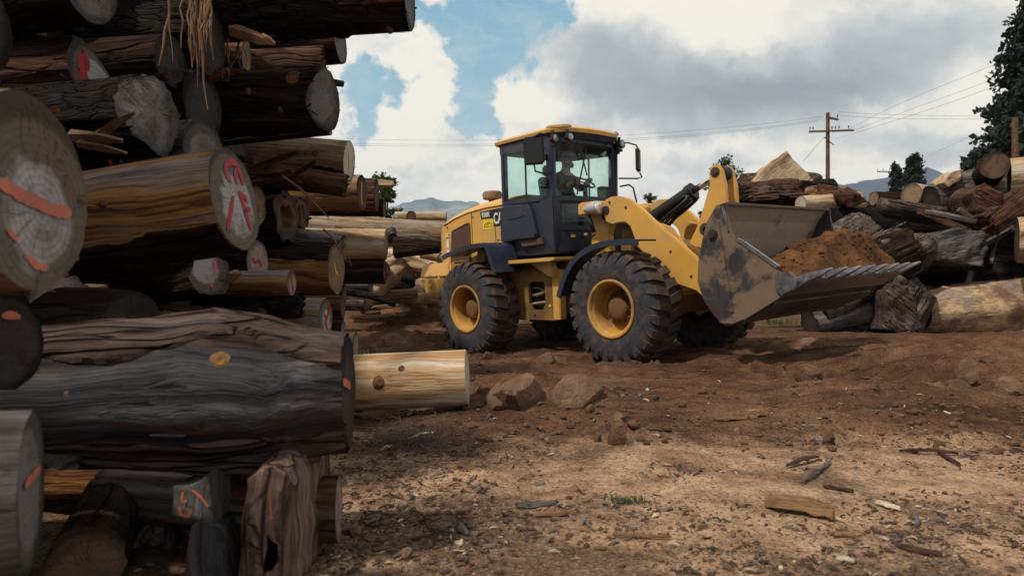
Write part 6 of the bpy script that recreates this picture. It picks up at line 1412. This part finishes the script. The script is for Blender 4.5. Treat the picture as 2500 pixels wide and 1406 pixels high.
# ---------------------------------------------------------------- trees
def cards(b, rn, c, n_, rad, size, droop=0.):
    for _ in range(n_):
        p = c+Vector((rn.gauss(0, rad), rn.gauss(0, rad), rn.gauss(0, rad*.75))); s = size*rn.uniform(.5, 1.2)
        u = Vector((rn.gauss(0, 1), rn.gauss(0, 1), rn.gauss(0, .6)-droop)).normalized(); w_ = u.orthogonal().normalized(); w_ = (Matrix.Rotation(rn.uniform(0, 6.3), 3, u) @ w_)*s*rn.uniform(.22, .4)
        b.add([p-u*s*.5, p+w_, p+u*s*.5, p-w_], [(0, 1, 2, 3)])
def tree(px, d, top_py, base_z, spread, label, kind, leaf, seed, dens=1., start=.1, bare=None, group=None):
    rn = random.Random(seed); base = Vector(((px-CX)*d/FPX, d, base_z)); H = at(px, top_py, d).z-base_z
    o = empty('conifer_tree' if kind == 'conifer' else 'broadleaf_tree', Matrix.Translation(base)); tag(o, label, 'tree', group)
    tr = MB().tube([(0, 0, -.3), (.05*H*.1, 0, H*.4), (0, .02*H*.2, H*.8), (0, 0, H*.97)], [H*.022, H*.016, H*.008, H*.002], 10); b = MB()
    if kind == 'conifer':
        k = 0
        while k < int(95*dens):
            t = start+(1-start)*(k/(95*dens))**.95; z = H*t; L_ = spread*(1-t)**.72*rn.uniform(.55, 1.12)+.25; a = k*2.4+rn.uniform(-.4, .4); dirv = Vector((math.cos(a), math.sin(a), 0)); dr = rn.uniform(.10, .30)
            pts = [Vector((0, 0, z))+dirv*L_*s+Vector((0, 0, L_*(.22*s-(.22+dr)*s*s))) for s in (0, .25, .5, .75, 1.)]
            tr.tube(pts, [H*.004, H*.003, H*.002, H*.0015, H*.0006], 5)
            for s in np.linspace(.18, 1.03, max(4, int(L_*3.2))):
                c = Vector((0, 0, z))+dirv*L_*s+Vector((0, 0, L_*(.22*s-(.22+dr)*s*s)-.06*L_*rn.random()))
                cards(b, rn, c, 26, .06*L_+.13, .34+.02*L_, .8)
            k += 1
    else:
        for k in range(int(26*dens)):
            t = rn.uniform(start, 1.); a = rn.uniform(0, 6.3); r_ = spread*math.sin(PI*min(1, .15+t*.85))**.7*rn.uniform(.3, 1.05); c = Vector((r_*math.cos(a), r_*math.sin(a), H*t))
            tr.tube([(0, 0, H*max(.1, t-.3)), Vector((0, 0, H*max(.15, t-.2)))+Vector((c.x*.4, c.y*.4, 0)), c], [H*.009, H*.006, H*.002], 5)
            for q in range(6): cards(b, rn, c+Vector((rn.gauss(0, spread*.16), rn.gauss(0, spread*.16), rn.gauss(0, spread*.13))), 22, spread*.075, .17, 0)
    tr.build('trunk', W['dark'], o, smooth=True)
    me = bpy.data.meshes.new('crown'); me.from_pydata(b.v, [], b.f); me.materials.append(leaf); c_ = bpy.data.objects.new('crown', me); COL.objects.link(c_); c_.parent = o
    return o
tree(2550, 34, -60, 0, 4.1, 'tall dark conifer with drooping boughs at the right edge', 'conifer', LEAF_D, 21, 3.4, .22)
tree(2395, 31, 372, 0, 2.2, 'low spreading conifer bough reaching out over the right heap', 'conifer', LEAF_D, 22, .8, .45)
tree(2232, 62, 376, 0, 2.3, 'bushy dark pine behind the stubby utility pole', 'conifer', LEAF_D, 23, .9, .25)
tree(2188, 64, 398, 0, 1.1, 'thin dark pine just left of the bushy one', 'conifer', LEAF_D, 24, .5, .3)
tree(1770, 36, 392, 0, 1.25, 'small leafy tree showing behind the bucket lever', 'broad', LEAF_G, 25, 1.1, .55)
tree(1735, 38, 452, 0, .7, 'leafy bush top below the small tree behind the tilt cylinder', 'broad', LEAF_G, 26, .5, .6)
tree(938, 30, 432, 0, .9, 'leafy tree top peeping past the end of the tall pile', 'broad', LEAF_G, 27, .9, .62)
tree(1585, 40, 478, 0, .8, 'bush top just above the far lift arm', 'broad', LEAF_G, 28, .5, .75)

# ---------------------------------------------------------------- driver
SKIN = mat_simple('skin', (.30, .155, .10), .5, 0, .15, 20); SHIRT = mat_simple('dark_shirt', (.012, .013, .016), .85, 0, .3, 12); CAP = mat_simple('dark_cap', (.02, .018, .018), .8, 0, .2, 20); BEARD = mat_simple('dark_hair', (.015, .011, .009), .9, 0, .3, 40)
def skin_body(name, verts, edges, root, mats, parent=None):
    me = bpy.data.meshes.new(name); me.from_pydata([v[:3] for v in verts], edges, []); o = bpy.data.objects.new(name, me); COL.objects.link(o)
    md = o.modifiers.new('skin', 'SKIN'); md.use_smooth_shade = True
    for i, v in enumerate(verts):
        s = me.skin_vertices[0].data[i]; rr_ = v[3] if isinstance(v[3], tuple) else (v[3], v[3]); s.radius = rr_; s.use_root = (i == root)
    sb = o.modifiers.new('subdivision', 'SUBSURF'); sb.levels = 2; sb.render_levels = 2
    for m in mats: me.materials.append(m)
    if parent: o.parent = parent
    return o
# seated on the cab seat in the loader's own frame: pelvis, spine, neck, head, arms to the wheel, legs
V = [(-.56, 0, 2.34, (.16, .13)), (-.57, 0, 2.52, (.15, .12)), (-.55, 0, 2.70, (.17, .12)), (-.53, 0, 2.80, (.10, .08)), (-.50, 0, 2.88, .06), (-.47, 0, 2.96, (.075, .085)), (-.455, 0, 3.04, (.08, .095)), (-.46, 0, 3.10, (.06, .07)),
     (-.54, -.19, 2.755, .070), (-.45, -.25, 2.56, .052), (-.27, -.19, 2.60, .040), (-.19, -.15, 2.655, .034),
     (-.54, .19, 2.755, .070), (-.42, .25, 2.58, .052), (-.26, .19, 2.62, .040), (-.18, .15, 2.67, .034),
     (-.40, -.12, 2.32, .10), (-.14, -.15, 2.31, .075), (-.10, -.15, 2.05, .058), (-.08, -.15, 1.82, .045), (.04, -.15, 1.80, .038),
     (-.40, .12, 2.32, .10), (-.14, .15, 2.31, .075), (-.10, .15, 2.05, .058), (-.08, .15, 1.82, .045), (.04, .15, 1.80, .038)]
Eg = [(0, 1), (1, 2), (2, 3), (3, 4), (4, 5), (5, 6), (6, 7), (3, 8), (8, 9), (9, 10), (10, 11), (3, 12), (12, 13), (13, 14), (14, 15), (0, 16), (16, 17), (17, 18), (18, 19), (19, 20), (0, 21), (21, 22), (22, 23), (23, 24), (24, 25)]
man = skin_body('person', V, Eg, 0, [SKIN])
man.matrix_world = LM @ Matrix.Translation((.17, -.02, 0)); tag(man, 'bearded driver in a dark cap and dark clothes at the wheel inside the cab', 'person')
cl = skin_body('clothing', [(v[0], v[1], v[2], tuple(q*1.12+.004 for q in (v[3] if isinstance(v[3], tuple) else (v[3], v[3])))) for v in V[:4]+V[8:11]+V[12:15]+V[16:20]+V[21:25]],
     [(0, 1), (1, 2), (2, 3), (3, 4), (4, 5), (5, 6), (3, 7), (7, 8), (8, 9), (0, 10), (10, 11), (11, 12), (12, 13), (0, 14), (14, 15), (15, 16), (16, 17)], 0, [SHIRT], man)
b = MB(); b.lathe([(.103, 3.045), (.104, 3.07), (.10, 3.10), (.08, 3.135), (.04, 3.152), (.0001, 3.156)], 22, (-.458, 0, 0), 'z'); b.loft([[(-.37, -.07, 3.052), (-.37, .07, 3.052), (-.37, .07, 3.06), (-.37, -.07, 3.06)], [(-.27, -.045, 3.035), (-.27, .045, 3.035), (-.27, .045, 3.042), (-.27, -.045, 3.042)]])
b.build('cap', CAP, man, smooth=True, angle=50)
b = MB()
for k in range(7):
    a = -1.2+.4*k; b.lathe([(.0001, -.04), (.022, -.03), (.03, 0), (.022, .035), (.0001, .045)], 8, (-.462+.085*math.cos(a), .075*math.sin(a), 2.945), 'z')
b.build('beard', BEARD, man, smooth=True)
b = MB(); b.loft([[(-.385, -.012, 2.985), (-.385, .012, 2.985), (-.378, .006, 3.02), (-.378, -.006, 3.02)], [(-.355, -.014, 2.98), (-.355, .014, 2.98), (-.372, .006, 3.022), (-.372, -.006, 3.022)]])
b.build('nose', SKIN, man, smooth=True)
for s in (-1, 1):
    MB().lathe([(.0001, -.009), (.009, -.004), (.009, .004), (.0001, .009)], 8, (-.386, s*.032, 3.018), 'z').build('eye', BEARD, man, smooth=True)
    MB().lathe([(.0001, -.03), (.018, -.02), (.02, .01), (.0001, .03)], 8, (-.465, s*.092, 3.0), 'z').build('ear', SKIN, man, smooth=True)
    # hand: a palm with four curled fingers and a thumb closed on the wheel rim
    px_, py_, pz_ = -.175, s*.145, 2.672
    hv = [(px_, py_, pz_, (.024, .03)), (px_+.04, py_-s*.004, pz_+.02, (.026, .018))]; he = [(0, 1)]
    for f in range(4):
        o0 = len(hv); yy_ = py_+s*(.03-.02*f); ln = (.9, 1., .95, .8)[f]
        hv += [(px_+.055, yy_, pz_+.035, .009), (px_+.078*ln+.01, yy_, pz_+.025, .0085), (px_+.075*ln, yy_, pz_-.002, .008), (px_+.055, yy_, pz_-.012, .007)]; he += [(1, o0), (o0, o0+1), (o0+1, o0+2), (o0+2, o0+3)]
    o0 = len(hv); hv += [(px_+.02, py_-s*.035, pz_+.0, .010), (px_+.05, py_-s*.05, pz_-.005, .009), (px_+.07, py_-s*.045, pz_+.005, .008)]; he += [(0, o0), (o0, o0+1), (o0+1, o0+2)]
    skin_body('hand', hv, he, 0, [SKIN], man)
